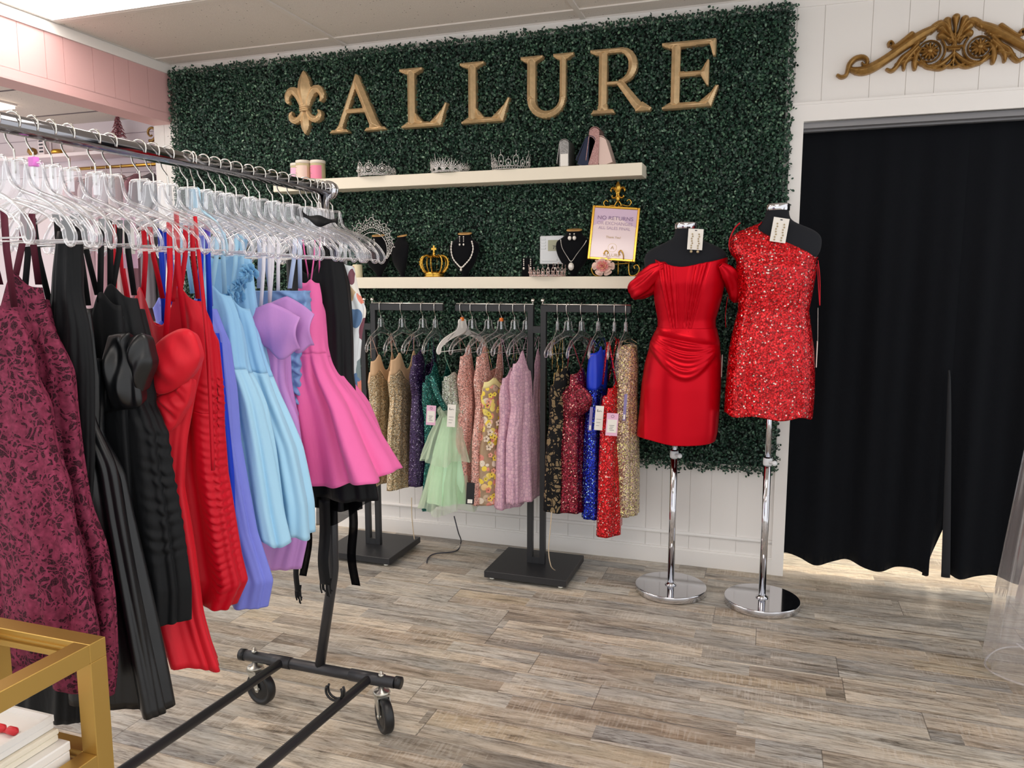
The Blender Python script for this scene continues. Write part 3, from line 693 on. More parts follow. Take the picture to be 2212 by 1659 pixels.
SY = -.095
def jar(x, y, z, r, h, lb, labelmat):
    t = thing('cosmetic_jar', lb, 'jar', (x, y, z), 'cosmetic jars on the upper shelf')
    m = MB(); m.lathe([(r*.93, 0), (r, .004), (r, h*.84)], (x, y, z), 28); m.build('body', plain('jar cream', 'cfc29a', .45), t)
    m = MB(); m.lathe([(r*1.03, h*.84), (r*1.03, h*.985), (r*.97, h)], (x, y, z), 28); m.build('lid', plain('jar lid', 'eee4d6', .45), t)
    def fn(u, v):
        a = math.radians(160+170*u); return (x+(r+.0008)*math.cos(a), y+(r+.0008)*math.sin(a), z+h*(.04+.68*v))
    m = MB(); m.grid(fn, 14, 2); m.build('label', labelmat, t)
    m = MB()
    for k, (w, zz) in enumerate([(.35, .62), (.18, .5), (.3, .36), (.38, .30)]):
        m.grid(lambda u, v: (x+(r+.0016)*math.cos(math.radians(215+w*100*u)), y+(r+.0016)*math.sin(math.radians(215+w*100*u)), z+h*(zz+.018*v)), 6, 1)
    m.build('print', plain('faint print', 'a08a8a', .7), t)
jar(-2.312, -.115, S1, .034, .088, 'leftmost cosmetic jar with pink label, half hidden behind the pale one', PINKP)
jar(-2.268, -.128, S1, .037, .098, 'cosmetic jar with the palest label, middle of the three jars', plain('pale pink label', 'efd2c4', .6))
jar(-2.190, -.118, S1, .037, .096, 'cosmetic jar with bright pink label, rightmost of the three jars', plain('hot pink label', 'f08aa8', .6))

def crown(name, lb, x, y, z, r, arc0, arc1, heights, mat, style, group=None, lean=0., band=.008):
    t = thing(name, lb, 'tiara', (x, y, z), group)
    n = len(heights); m = MB(); g = MB()
    def pt(a, rr, zz): a = math.radians(a); return (x+rr*math.cos(a), y+rr*math.sin(a), z+zz)
    A = np.linspace(arc0, arc1, 60)
    m.tube([pt(a, r, .002) for a in A], .0018, 6); m.tube([pt(a, r+.001, band) for a in A], .0018, 6)
    for a in np.linspace(arc0, arc1, 44): g.ball(pt(a, r+.001, band*.55), .0022, 4)
    st = (arc1-arc0)/n; hw = st/2
    for i, h in enumerate(heights):
        a = arc0+st*(i+.5); fl = lambda zz: r+lean*(zz)
        if style == 'points' or style == 'comb':
            pts = []
            for k in range(21):
                u = k/20*math.pi*2; w = hw*.82*math.sin(u)*(1 if style == 'points' else .8); zz = band+(h*.62)*(.5-.5*math.cos(u))
                pts.append(pt(a+w*math.sin(u/2)**.5, fl(zz), zz))
            m.tube(pts, .0014, 5, closed=True)
            g.ball(pt(a, fl(h*.35)+.001, band+h*.27), .0045 if h > .03 else .0028, 5, 1.25)
            m.tube([pt(a, fl(h*.6), band+h*.6), pt(a, fl(h), h)], [.0016, .0008], 5)
            g.ball(pt(a, fl(h), h+.001), .0024, 4); g.ball(pt(a, fl(h*.8), h*.82), .0018, 4)
            for q in np.linspace(0, 2*math.pi, 11)[:-1]: g.ball(pt(a+hw*.7*math.cos(q), fl(h*.3), band+h*.30+h*.27*math.sin(q)), .0017, 4)
            m.tube([pt(a-hw+hw*k/5, fl(band), band+.007*math.sin(math.pi*k/10)) for k in range(11)], .001, 4)
        elif style == 'medallion':
            big = h > .03; R = h*.40
            for rr in (1., .62):
                m.tube([pt(a+math.degrees(R*rr*math.cos(q)/r), fl(h*.5), band+h*.46+R*rr*math.sin(q)) for q in np.linspace(0, 2*math.pi, 19)], .0016, 5, closed=True)
            g.ball(pt(a, fl(h*.5)+.002, band+h*.46), R*.38, 6)
            for q in np.linspace(0, 2*math.pi, 13)[:-1]: g.ball(pt(a+math.degrees(R*1.12*math.cos(q)/r), fl(h*.5), band+h*.46+R*1.12*math.sin(q)), .0026, 4)
            g.ball(pt(a, fl(h), band+h*.93), .003, 4); g.ball(pt(a, fl(h), band+h*1.04), .002, 4)
        else:   # spray of curved leaves
            rr_ = random.Random(i+7)
            for k in range(7):
                o = (k-3)/3*hw*1.6; hh = h*(1-.32*abs(k-3)/3)*rr_.uniform(.85, 1.1); bend = (k-3)*hw*.35
                pp = [pt(a+o*u+bend*u*u, fl(hh*u), band*.5+hh*u) for u in np.linspace(0, 1, 7)]
                m.tube(pp, [.0012, .0022, .0026, .0024, .0018, .0012, .0005], 5)
                g.ball(pp[3], .0026, 4)
            g.ball(pt(a, fl(h*.3)+.002, band+h*.28), .006, 6)
            m.tube([pt(a+hw*.5*math.cos(q), fl(h*.3), band+h*.28+h*.18*math.sin(q)) for q in np.linspace(0, 2*math.pi, 13)], .0014, 5, closed=True)
    m.build('band', mat, t); g.build('rhinestones', mat, t); return t
crown('tiara', 'silver rhinestone tiara of round medallions, nearest the jars on the upper shelf', -1.86, -.10, S1, .098, 182, 358, [.036, .048, .066, .034, .058, .034, .052, .040, .032], SILVER, 'medallion', 'silver tiaras')
crown('tiara', 'spiky silver tiara of leafy sprays, middle of the upper shelf', -1.475, -.095, S1, .092, 185, 355, [.052, .062, .078, .070, .062, .050, .044], SILVER, 'spray', 'silver tiaras', .15)
crown('crown', 'round silver crown of teardrop points beside the clutch bags', -1.175, -.095, S1, .085, 0, 360, [.050, .078, .050, .082]*4, SILVER, 'points', 'silver tiaras', .12, .012)
crown('tiara', 'rose gold pearl tiara standing on the lower shelf before the earring cards', -.985, -.12, S2, .085, 186, 354, [.052, .045, .04, .038, .042, .048, .052, .056, .06, .056, .05], ROSEG, 'comb', None, .1, .006)

# clutch bags
def clutch(x, h, w, d, ang, mat, lb, y=-.10, yaw=0., top=.35, flapw=.4):
    "standing bag seen end-on: width d along X, length w along Y"
    t = thing('clutch_bag', lb, 'clutch bag', (x, y, S1), 'clutch bags', local=True)
    def sec(s, hh, dd, ins=0):
        pts = []
        for k in range(25):
            a = math.pi*k/24; pts.append((dd/2*math.cos(a)*(1 if True else 0)*(1-.25*math.sin(a)**2), (hh-dd*top)+dd*top*math.sin(a)))
        return [(dd/2*1.05, 0.002)]+pts+[(-dd/2*1.05, .002)]
    ys = np.linspace(-w/2, w/2, 9); m = MB(); v = []; f = []
    q = sec(0, h, d); n = len(q)
    for yy in ys:
        k = 1-.08*abs(yy/(w/2))**3
        v += [(a*k, yy, b*(1-.02*abs(yy/(w/2)))) for a, b in q]
    for i in range(len(ys)-1):
        for j in range(n): f.append((i*n+j, i*n+(j+1) % n, (i+1)*n+(j+1) % n, (i+1)*n+j))
    m.add(v, f); m.add([v[j] for j in range(n)], [tuple(range(n))]); m.add([v[-n+j] for j in range(n)], [tuple(range(n))[::-1]])
    m.build('body', mat, t)
    m = MB()
    def fn(u, vv):   # flap over the left side
        yy = -w/2*1.02+w*1.02*u; a = vv
        if a < .35: th = math.pi*(.15+.85*a/.35); return ((d/2+.003)*math.cos(th)*.9, yy, (h-d*top)+(d*top+.003)*math.sin(th))
        b = (a-.35)/.65; return (-(d/2+.003)*.9-.012*b*flapw*2.5, yy, (h-d*top)*(1-b*.86))
    m.grid(fn, 6, 18); m.build('flap', mat, t, solid=.003)
    t.rotation_euler = (0, ang, yaw); return t
GREYG = sequin('silver grey glitter', '77777a', 'a9a6a2', 'e8e6e2', 900, .08, .3, .5, .6)
ROSEGL = sequin('rose glitter', '9c6a66', 'c59792', 'f0d0c8', 900, .08, .3, .5, .5)
c1 = clutch(-.905, .118, .11, .045, 0, GREYG, 'silver grey glitter clutch bag with a paper card, left of the navy one')
m = MB(); m.box((-.016, -.057, .002), (.019, -.056, .055)); m.build('card', PAPER, c1)
clutch(-.822, .13, .11, .05, .32, plain('navy velvet', '16223f', .75, sheen=.5), 'navy blue clutch bag leaning on the rose one')
clutch(-.772, .162, .11, .046, .03, ROSEGL, 'tall rose pink glitter clutch bag')
clutch(-.715, .128, .10, .062, -.30, plain('champagne satin', 'd9bfb4', .4, .3), 'champagne satin clutch bag leaning left against the rose one', top=.45)

# necklace busts
def bust(x, z, w, h, lb, yaw=0.):
    t = thing('necklace_bust', lb, 'bust', (x, SY, z), 'black velvet necklace busts', local=True)
    prof = [(0, .18, .12), (.06, .20, .13), (.14, .34, .16), (.26, .62, .22), (.42, .86, .27), (.56, .98, .29), (.66, 1.0, .28), (.74, .94, .26), (.80, .72, .24), (.86, .50, .22), (.92, .42, .22), (.965, .42, .22)]
    pr = spl([(a*h, b*w/2, c*w*.62) for a, b, c in prof], 4); m = MB(); n = 36; v = []; f = []
    for (zz, a, b) in pr:
        for k in range(n):
            q = 2*math.pi*k/n; c = math.cos(q); s = math.sin(q)
            v.append((a*c, b*s*(1.0 if s < 0 else .45)-.02*math.sin(math.pi*zz/h), zz))
    for i in range(len(pr)-1):
        for k in range(n): f.append((i*n+k, i*n+(k+1) % n, (i+1)*n+(k+1) % n, (i+1)*n+k))
    f += [tuple(range(n))[::-1], tuple((len(pr)-1)*n+k for k in range(n))]
    m.add(v, f); m.build('torso', VELVET, t)
    m = MB(); M = Matrix.Rotation(.28, 4, 'X')
    m.lathe([(.43*w/2, 0), (.46*w/2, .003), (.43*w/2, .006)], (0, -.004, h*.965-.002), 28, 1, .62, M); m.build('cap', plain('tan wood cap', 'c89a5c', .5), t)
    m = MB(); m.lathe([(.3*w, 0), (.3*w, .006)], (0, 0, 0), 28, 1, .4); m.build('base', VELVET, t)
    t.rotation_euler = (0, 0, yaw); return t
def surf_y(u, zf, w): return -.62*w*.29*math.sqrt(max(0, 1-u*u))-.02-.006
BH = .212
def necklace(t, w, h, pts, r, mat, name='necklace', drop=None, bead=True):
    m = MB(); q = spl(pts, 9)
    for i, (a, b) in enumerate(q):
        m.ball((a, surf_y(min(.98, abs(a)/(w/2)), 0, w), b), r*(1+.5*(i % 3 == 0 if bead else 0)), 5)
    if drop: m.ball((drop[0], surf_y(0, 0, w)-.004, drop[1]), drop[2], 6, 1.3)
    return m.build(name, mat, t)
b1 = bust(-1.868, S2, .155, BH, 'black velvet bust behind the silver hanging tiara')
b2 = bust(-1.735, S2, .15, BH-.004, 'bare black velvet bust turned away, left of the gold crown', -.55)
b3 = bust(-1.405, S2, .155, BH, 'black velvet bust wearing a crystal bib necklace and long earrings')
b4 = bust(-.868, S2, .165, BH+.005, 'black velvet bust wearing a crystal pendant necklace beside the framed sign')
def jewel(t, lb, cat, w, h, fnc, loc, name):
    j = thing(name, lb, cat, (loc[0], loc[1], loc[2]), None, local=True); fnc(j); return j
L3 = (-1.405, SY, S2); L4 = (-.868, SY, S2); L1 = (-1.868, SY, S2)
w = .155
jewel(b3, 'crystal bib necklace with a drop on the black bust', 'necklace', w, BH, lambda j: necklace(j, w, BH, [(-.05, .165), (-.055, .13), (-.045, .09), (-.02, .06), (0, .045), (.02, .06), (.045, .09), (.057, .13), (.052, .165)], .0028, PEARL, 'beads', (0, .034, .0055)), L3, 'necklace')
jewel(b4, 'crystal chain necklace with a large round pendant on the black bust', 'necklace', .165, BH, lambda j: necklace(j, .165, BH, [(-.052, .165), (-.045, .13), (-.02, .09), (0, .068), (.025, .10), (.055, .14), (.066, .16)], .0018, PEARL, 'chain', (0, .045, .014), False), L4, 'necklace')
def earr(j, dx, z, kind):
    for s in (-1, 1):
        m = MB(); yy = surf_y(.15, 0, .155)+.006
        m.ball((dx+s*.010, yy, z), .0035, 5)
        if kind == 'long':
            for k in range(3): m.ball((dx+s*.010, yy, z-.008-k*.007), .0025, 4)
            m.ball((dx+s*.010, yy, z-.036), .0045, 5, 1.3)
        elif kind == 'round': m.ball((dx+s*.011, yy, z-.018), .009, 6, 1.15)
        else: m.tube([(dx+s*.013, yy, z), (dx+s*.013, yy, z-.018)], .001, 5); m.ball((dx+s*.013, yy, z-.024), .0055, 6, 1.5)
        m.build('earring', PEARL, j)
jewel(b3, 'pair of long drop earrings on the neck of the bust with the bib necklace', 'earrings', w, BH, lambda j: earr(j, 0, .188, 'long'), L3, 'earrings')
jewel(b4, 'pair of round crystal earrings on the neck of the bust with the pendant', 'earrings', w, BH, lambda j: earr(j, 0, .190, 'round'), L4, 'earrings')
jewel(b1, 'pair of teardrop earrings on the bust under the hanging tiara', 'earrings', w, BH, lambda j: earr(j, -.012, .185, 'tear'), L1, 'earrings')
# open tiara hung over the first bust
t = thing('tiara', 'tall lacy silver tiara hung over the top of a black bust', 'tiara', (-1.855, -.165, 1.50), 'silver tiaras')
m = MB(); g = MB()
TCX, TCZ, TR = -1.862, 1.475, .081
def tpt(k, r): a = math.radians(-30+236*k); return (TCX+r*math.cos(a), -.175-.2*(r-TR), TCZ+r*math.sin(a)*1.05)
def thh(k): return .052*max(0, math.sin(math.pi*k))**.75*(1+.28*abs(math.cos(math.pi*k*6)))
m.tube([tpt(k/80, TR) for k in range(81)], .002, 6)
m.tube([tpt(k/80, TR+.3*thh(k/80)) for k in range(81)], .0013, 5)
m.tube([tpt(k/160, TR+thh(k/160)*(.82+.18*abs(math.sin(math.pi*k/160*15)))) for k in range(161)], .0015, 5)
for k in range(30):
    u = (k+.5)/30; h = thh(u); c = tpt(u, TR+.52*h); r_ = .2*h+.001
    m.tube([(c[0]+r_*math.cos(q), c[1], c[2]+r_*math.sin(q)) for q in np.linspace(0, 2*math.pi, 12)], .0012, 5)
    g.ball(c, .0018+.03*h, 4); g.ball(tpt(u, TR+.14*h), .0022, 4); g.ball(tpt(u, TR+.85*h), .0024, 4)
    if k % 2 == 0: m.tube([tpt(u, TR+.8*h), tpt(u, TR+h*1.22)], [.0018, .0008], 5); g.ball(tpt(u, TR+h*1.22), .0028, 4)
m.build('frame', SILVER, t); g.build('rhinestones', SILVER, t)
# gold crown
def goldcrown():
    x, y, z = -1.567, -.10, S2; t = thing('crown', 'shiny gold arched crown with a cross on top, on the lower shelf', 'crown', (x, y, z))
    m = MB(); m.lathe([(.048, 0), (.05, .004), (.046, .010), (.050, .014), (.046, .022), (.044, .026)], (x, y, z), 32); m.build('band', GOLDY, t)
    for k in range(8):
        a = 2*math.pi*k/8+.2; ar = MB(); P_ = spl([(.046, .022), (.062, .045), (.069, .07), (.062, .092), (.042, .104), (.022, .098), (.010, .10)], 5)
        q = [(x+r*math.cos(a), y+r*math.sin(a), z+h) for r, h in P_]; ar.tube(q, .0055, 7, flat=.6); o = ar.build('arch', GOLDY, t)
        g = MB()
        for i in range(2, len(P_)-6, 3): g.ball((x+(P_[i][0]+.006)*math.cos(a), y+(P_[i][0]+.006)*math.sin(a), z+P_[i][1]), .003, 4)
        g.build('bead', GOLDY, o)
    m = MB(); m.lathe([(.012, .098), (.014, .104), (.006, .11), (.009, .116), (.005, .122)], (x, y, z), 16)
    m.box((x-.004, y-.003, z+.12), (x+.004, y+.003, z+.152)); m.box((x-.013, y-.0036, z+.131), (x+.013, y+.0036, z+.141)); m.build('cross', GOLDY, t)
goldcrown()
t = thing('pillar_candle', 'cream pillar candle at the left end of the lower shelf', 'candle', (-1.99, -.10, S2))
m = MB(); m.lathe([(.024, 0), (.025, .003), (.025, .062), (.022, .065), (.003, .062)], (-1.99, -.10, S2), 24); m.build('wax', plain('cream wax', 'e6dcb8', .5), t)
m = MB(); m.cyl((-1.99, -.10, S2+.06), (-1.99, -.10, S2+.07), .001); m.build('wick', INK, t)
# earring cards
for x, lb in ((-1.105, 'black card with hanging earrings, left of the rose gold tiara'), (-.985, 'black card with earrings behind the rose gold tiara, below the thermostat')):
    t = thing('earring_card', lb, 'earring card', (x, -.055, S2), 'black earring cards')
    m = MB(); m.box((x-.027, -.058, S2), (x+.027, -.055, S2+.088)); m.build('card', VELVET, t)
    for s in (-1, 1):
        m = MB()
        for k in range(4): m.ball((x+s*.017, -.061, S2+.082-k*.009), .0035, 5)
        m.ball((x+s*.017, -.061, S2+.040), .0055, 5, 1.2); m.build('earring', PEARL, t)
# thermostat
t = thing('thermostat', 'white wall thermostat reading 75 set into the hedge', 'thermostat', (-.99, -.062, 1.40))
m = MB(); m.bbox((-1.04, -.072, 1.402), (-.925, -.055, 1.532), .004); m.build('housing', plain('white plastic', 'd9dde0', .4), t)
m = MB(); m.box((-1.00, -.0735, 1.462), (-.944, -.072, 1.512)); m.build('screen', plain('display green grey', 'a5a68c', .35), t)
text('75', .024, (-.966, -.0742, 1.470), INK, t, 'digits')
m = MB(); m.bbox((-1.03, -.075, 1.414), (-.955, -.071, 1.426), .002)
for k in range(4): m.bbox((-1.034, -.0745, 1.470+k*.014), (-1.012, -.0715, 1.478+k*.014), .001)
m.build('button', plain('white plastic', 'd9dde0', .4), t)
# framed sign on a scroll easel
def easel():
    x, y, z = -.672, -.115, S2
    t = thing('easel', 'brass scroll easel with a fleur-de-lis top on the lower shelf', 'easel', (x, y, z)); m = MB()
    def tb(pts, r=.0032): m.tube([(x+a, y+b, z+c) for a, b, c in spl(pts, 7)], r, 7)
    for s in (-1, 1):
        tb([(0, .03, .34), (s*.022, .03, .30), (s*.045, .02, .22), (s*.055, .01, .12), (s*.06, 0, .02), (s*.075, -.004, .003), (s*.098, -.008, .01), (s*.108, -.01, .032), (s*.098, -.01, .05), (s*.084, -.01, .045), (s*.088, -.01, .033)])
        tb([(s*.055, .0, .06), (s*.05, -.025, .062), (s*.045, -.05, .07), (s*.044, -.058, .095), (s*.034, -.058, .112), (s*.024, -.056, .105), (s*.028, -.054, .092)], .0028)
        tb([(0, .02, .30), (s*.02, .02, .315), (s*.05, .015, .31), (s*.062, .015, .325), (s*.052, .015, .338), (s*.042, .015, .33)], .0026)
    tb([(0, .04, .32), (0, .055, .18), (0, .06, .01)], .003)
    tb([(-.055, 0, .058), (0, -.004, .056), (.055, 0, .058)], .003)
    m.build('stand', GOLDY, t)
    f2 = relief(fleur(), (-.42, -.03, .42, 1.03), .025, lambda f: .06+min(f, .2)*.9, .004, y=y+.025, org=(x, z+.325), sc=.095); f2.build('finial', GOLDY, t)
    sg = thing('framed_sign', 'gold framed pink notice about sales on the easel', 'sign', (x, y, z+.062), local=True)
    m = MB(); w, h = .105, .245
    for q in (((-w, -.006, 0), (-w+.011, .006, h)), ((w-.011, -.006, 0), (w, .006, h)), ((-w+.011, -.006, 0), (w-.011, .006, .011)), ((-w+.011, -.006, h-.011), (w-.011, .006, h))): m.bbox(q[0], q[1], .002)
    m.build('frame', GOLDY, sg)
    def art():
        mm, nt, b = nm('sign print'); co = objco(nt); s = nd(nt, 'SeparateXYZ', None, {0: co})
        ax = mth(nt, 'ABSOLUTE', s.outputs[0]); hill = mth(nt, 'GREATER_THAN', mth(nt, 'ADD', s.outputs[2], mth(nt, 'MULTIPLY', ax, .5)), .20)
        ring_ = mth(nt, 'LESS_THAN', mth(nt, 'ABSOLUTE', mth(nt, 'SUBTRACT', nd(nt, 'VectorMath', {'operation': 'DISTANCE'}, {0: co, 1: (0, -.003, .058)}).outputs['Value'], .019)), .0008)
        low = mth(nt, 'GREATER_THAN', mth(nt, 'SUBTRACT', ax, mth(nt, 'MULTIPLY', s.outputs[2], -.25)), .098)
        c = mixc(nt, hill, srgb('f1dcdf'), srgb('d9bfd6')); c = mixc(nt, ring_, c, srgb('c9a86a'))
        nt.links.new(c, b.inputs['Base Color']); b.inputs['Roughness'].default_value = .12; return mm
    m = MB(); m.box((-w+.008, -.003, .008), (w-.008, .003, h-.008)); m.build('print', art(), sg)
    lm = plain('sign lettering', '8a6f92', .6); lg = plain('sign gold lettering', 'c3a675', .6)
    text('NO RETURNS', .024, (0, -.0036, .183), lm, sg, sx=1.08); text('OR EXCHANGES', .021, (0, -.0036, .160), plain('sign lettering light', 'b79cb6', .6), sg, sx=1.0)
    text('ALL SALES FINAL', .019, (0, -.0036, .139), MC['sign lettering light'], sg, sx=1.0); text('Thank You!', .014, (0, -.0036, .100), lg, sg)
    text('A', .022, (0, -.0036, .051), lg, sg); text('ALLURE', .020, (0, -.0036, .018), lg, sg, sx=1.05)
    sg.location = (x-.01, y-.058, z+.068); sg.rotation_euler = (-.22, .075, .15)
    return t
easel()
# rose
def rose(x, y, z, R, lb):
    t = thing('artificial_rose', lb, 'flower', (x, y, z)); n = 0
    mats = [plain('rose petal outer', 'f0cfc0', .7), plain('rose petal pink', 'ee9f9c', .7), plain('rose petal peach', 'f3bd9c', .7)]
    for ring_, (cnt, rr, tilt) in enumerate([(6, 1.0, .25), (5, .8, .6), (5, .6, .95), (4, .4, 1.25), (3, .22, 1.45)]):
        for k in range(cnt):
            a0 = 2*math.pi*k/cnt+ring_*.5; m = MB()
            def fn(u, v):
                an = a0+(u-.5)*1.9*(2.2 if cnt < 4 else 1.4)/cnt*3.0*.7; r = R*rr*(v**.8)*(1-.12*(2*u-1)**4)
                return (x+r*math.cos(an)*math.cos(tilt*.5), y-.01-R*.5*v*math.sin(tilt)-.004*ring_+.004*v*math.sin(u*9), z+R*.86+r*math.sin(an)*math.cos(tilt*.5)*.86)
            m.grid(fn, 9, 6); m.build('petal', mats[0 if ring_ < 2 else (1 if ring_ % 2 == 0 else 2)], t, solid=.001)
rose(-.715, -.162, S2, .052, 'large peach and pink rose in front of the easel')

# ------------------------------------------------------------------ hangers
def hanger_parts(parent, body=CLEAR, web=CLEARW, flip=1, hz=0., hookmat=WIRE, wk=1.):
    "local frame: width along X, hook top at the origin (z = 0)"
    m = MB()
    hook = [(.017, 0, -.026), (.019, 0, -.014), (.012, 0, -.003), (0, 0, 0), (-.012, 0, -.004), (-.018, 0, -.016), (-.017, 0, -.036), (-.013, 0, -.046), (-.003, 0, -.058), (0, 0, -.066), (0, 0, -.10)]
    m.tube([(a*flip, b, c) for a, b, c in spl(hook, 4)], .0017, 6); m.build('hook', hookmat, parent)
    m = MB()
    top = [(0, -.078), (.020, -.0785), (.026, -.084), (.029, -.100), (.036, -.118), (.058, -.132), (.095, -.143), (.130, -.156), (.158, -.172), (.178, -.192), (.186, -.208), (.180, -.221), (.168, -.222), (.160, -.211), (.157, -.196), (.146, -.188), (.139, -.181), (.132, -.184), (.124, -.176), (.08, -.160), (.04, -.150), (0, -.142)]
    q = [(a*(1+(wk-1)*min(1, a/.04)), b) for a, b in spl(top, 4)]
    for s in (-1, 1): m.tube([(s*a, 0, b) for a, b in q], .0031, 7, flat=.9)
    m.tube([(-.165*wk, 0, -.214), (.165*wk, 0, -.214)], .0016, 6)
    m.box((-.004, -.004, -.118), (.004, .004, -.079)); m.build('arms', body, parent)
    m = MB(); n = len(q); up_ = q[:int(n*.52)]; lo = q[int(n*.56):][::-1]
    for s in (-1, 1):
        v = []; f = []
        for k in range(16):
            a = up_[int(k*(len(up_)-1)/15)]; b = lo[int(k*(len(lo)-1)/15)]
            v += [(s*a[0], -.0008, a[1]), (s*b[0], -.0008, b[1])]
            if k: f.append((2*k-2, 2*k-1, 2*k+1, 2*k))
        m.add(v, f)
    m.build('web', web, parent)
HANG = {}
def hanger(loc, rot, lb, kind='clear', flip=1, group='clear plastic hangers on the rolling rack', tagc=None):
    key = (kind, flip)
    if key not in HANG:
        t = thing('clothes_hanger', lb, 'hanger', (0, 0, 0), group, local=True)
        if kind == 'clear': hanger_parts(t, CLEAR, CLEARW, flip)
        elif kind == 'short': hanger_parts(t, CLEAR, CLEARW, flip, wk=.85)
        elif kind == 'white': W_ = plain('white hanger plastic', 'efece6', .35); hanger_parts(t, W_, W_, flip)
        else: B_ = plain('pale blue ribbon wrap', 'a9d3ea', .5); hanger_parts(t, B_, CLEARW, flip, wk=.85)
        HANG[key] = t
    else: t = dup(HANG[key])
    t['label'] = lb; t['group'] = group; t.location = loc; t.rotation_euler = (0, 0, rot)
    if tagc:
        m = MB(); m.bbox((-.007, -.006, -.084), (.007, .006, -.068), .001); m.build('size_marker', tagc, t)
    return t

# ------------------------------------------------------------------ garments
def smooth1(a, k=2):
    for _ in range(k): a = np.r_[a[0], (a[:-2]+2*a[1:-1]+a[2:])/4, a[-1]]
    return a
def cloth(rows, top=None, hem=None, nf=7, amp=.012, seed=0, nu=120, nz=60, pw=.8, fold0=.1, extra=None, t0=0., t1=1., sm=2):
    "closed tube of cloth. rows: (z, centre, half width, half depth[, fold]) from the top down; angle 270 is the front"
    rows = sorted(rows, key=lambda r: -r[0]); z = np.array([r[0] for r in rows])
    tt = (z[0]-z)/(z[0]-z[-1]); T = np.linspace(0, 1, nz+1)
    ip = lambda k: smooth1(np.interp(T, tt, [r[k] for r in rows]), sm)
    zc, cu, hw, hd = np.interp(T, tt, z), ip(1), ip(2), ip(3)
    fo = ip(4) if len(rows[0]) > 4 else fold0+(1-fold0)*T
    th = np.linspace(0, 2*math.pi, nu, endpoint=False); TH, TT = np.meshgrid(th, T)
    r_ = np.random.RandomState(seed); Fd = 0
    for k, n in enumerate([nf, nf*1.6+1, nf*2.7+2, max(2, nf*.5)]):
        Fd = Fd+[1, .55, .3, .5][k]*np.sin(int(round(n))*TH+r_.uniform(0, 6.28)+r_.uniform(-1.2, 1.2)*TT+.5*np.sin(TT*5+k*2+seed))
    Fd = Fd*amp*fo[:, None]
    c, s = np.cos(TH), np.sin(TH); cs = np.sign(c)*np.abs(c)**pw; ss = np.sign(s)*np.abs(s)**pw
    X = cu[:, None]+hw[:, None]*cs+Fd*c*.5; Y = hd[:, None]*ss+Fd*s
    Z = np.repeat(zc[:, None], nu, 1)
    if top is not None: Z = Z+np.vectorize(top)(TH)*(1-TT)**3
    if hem is not None: Z = Z+np.vectorize(hem)(TH)*TT**4
    if extra is not None: X, Y, Z = extra(TH, TT, X, Y, Z)
    i0, i1 = int(round(t0*nz)), int(round(t1*nz))
    V = np.stack([X, Y, Z], -1)[i0:i1+1]; n = i1-i0; V = V.reshape(-1, 3)
    f = [(j*nu+i, j*nu+(i+1) % nu, (j+1)*nu+(i+1) % nu, (j+1)*nu+i) for j in range(n) for i in range(nu)]
    m = MB(); m.add([tuple(v) for v in V], f, True); return m
def ribs(th_front, n, a=.004):
    return None
def vneck(depth, hump=.03, back=.02):
    "sweetheart or v neckline: cups high left and right, low in the middle; low back"
    def fn(t):
        s = math.sin(t); c = math.cos(t)
        if s < 0: return hump*math.exp(-((abs(c)-.5)/.25)**2)-depth*math.exp(-(c/.33)**2)
        return -back-.03*(1-abs(c))
    return fn
def strap(parent, pts, w, mat, side=(1, 0, 0), name='strap'):
    m = MB(); m.ribbon(pts, w, side); return m.build(name, mat, parent, solid=.0008)

RX = lambda y: -1.19+.02*(y+1.66)      # centre line of the rolling rack's rail
RT = 1.583                              # top of the rail
def rdress(y0, lb, pts, mat, wmin=(.085, .125), nz=60, name='evening_dress', cat='dress', hd=(.03, .045), top=vneck(.05), hem=None, nf=6, amp=.010, seed=0, straps=(.07, .07), smat=None, sw=.0105, shift=0., rowfold=None, bounds=None, swing=0., hl=None, tilt=.03, extra=None, partname='gown', group='dresses on the rolling rack', sideadd=0., sz=1.425, pw=.8):
    "dress whose right-hand outline passes through pts (photo pixels) in the plane y = y0"
    c0 = RX(y0); t = thing(name, lb, cat, (c0, y0, 0), group, local=True); rows = []
    n = len(pts)
    for i, p in enumerate(pts):
        q = at(p[0], p[1], y=y0); u = q[0]-c0; k = i/(n-1)
        if len(p) > 2: ul = at(p[2], p[1], y=y0)[0]-c0
        else: ul = -(u-2*shift)
        d = hd[0]+(hd[1]-hd[0])*k
        wm = wmin[0]+(wmin[1]-wmin[0])*k; hw_ = max((u-ul)/2, wm) if len(p) < 3 else max(.02, (u-ul)/2)
        if len(p) < 3: ul = u-2*hw_
        rows.append((q[2], (u+ul)/2, hw_, d, (.15+.85*k) if rowfold is None else rowfold[i]))
    args = dict(top=top, hem=hem, nf=nf, amp=amp, seed=seed, extra=extra, pw=pw, nz=nz)
    if bounds is None: cloth(rows, **args).build(partname, mat, t, solid=.0015)
    else:
        (n1, m1), (n2, m2), kk = bounds
        cloth(rows, t0=0, t1=kk, **args).build(n1, m1, t, solid=.0015); cloth(rows, t0=kk, t1=1, **args).build(n2, m2, t, solid=.0015)
    zt = rows[0][0]; u0 = rows[0][2]; cu = rows[0][1]
    for s in (-1, 1):
        for b in (-.4, .55):
            a = straps[1] if s > 0 else -straps[1]
            xc = cu+s*u0*.55; xt = max(-.13, min(.13, xc*.92+s*.012+b*.012))
            strap(t, [(xt, b*.006, sz), (xt*.6+xc*.4, b*.016, sz*.6+zt*.4), (xc, hd[0]*.8*(-1 if b < 0 else 1), zt+(top(0.) if top else 0)*0+.006)], sw, smat or mat, (.75, .66, 0))
    return t, rows

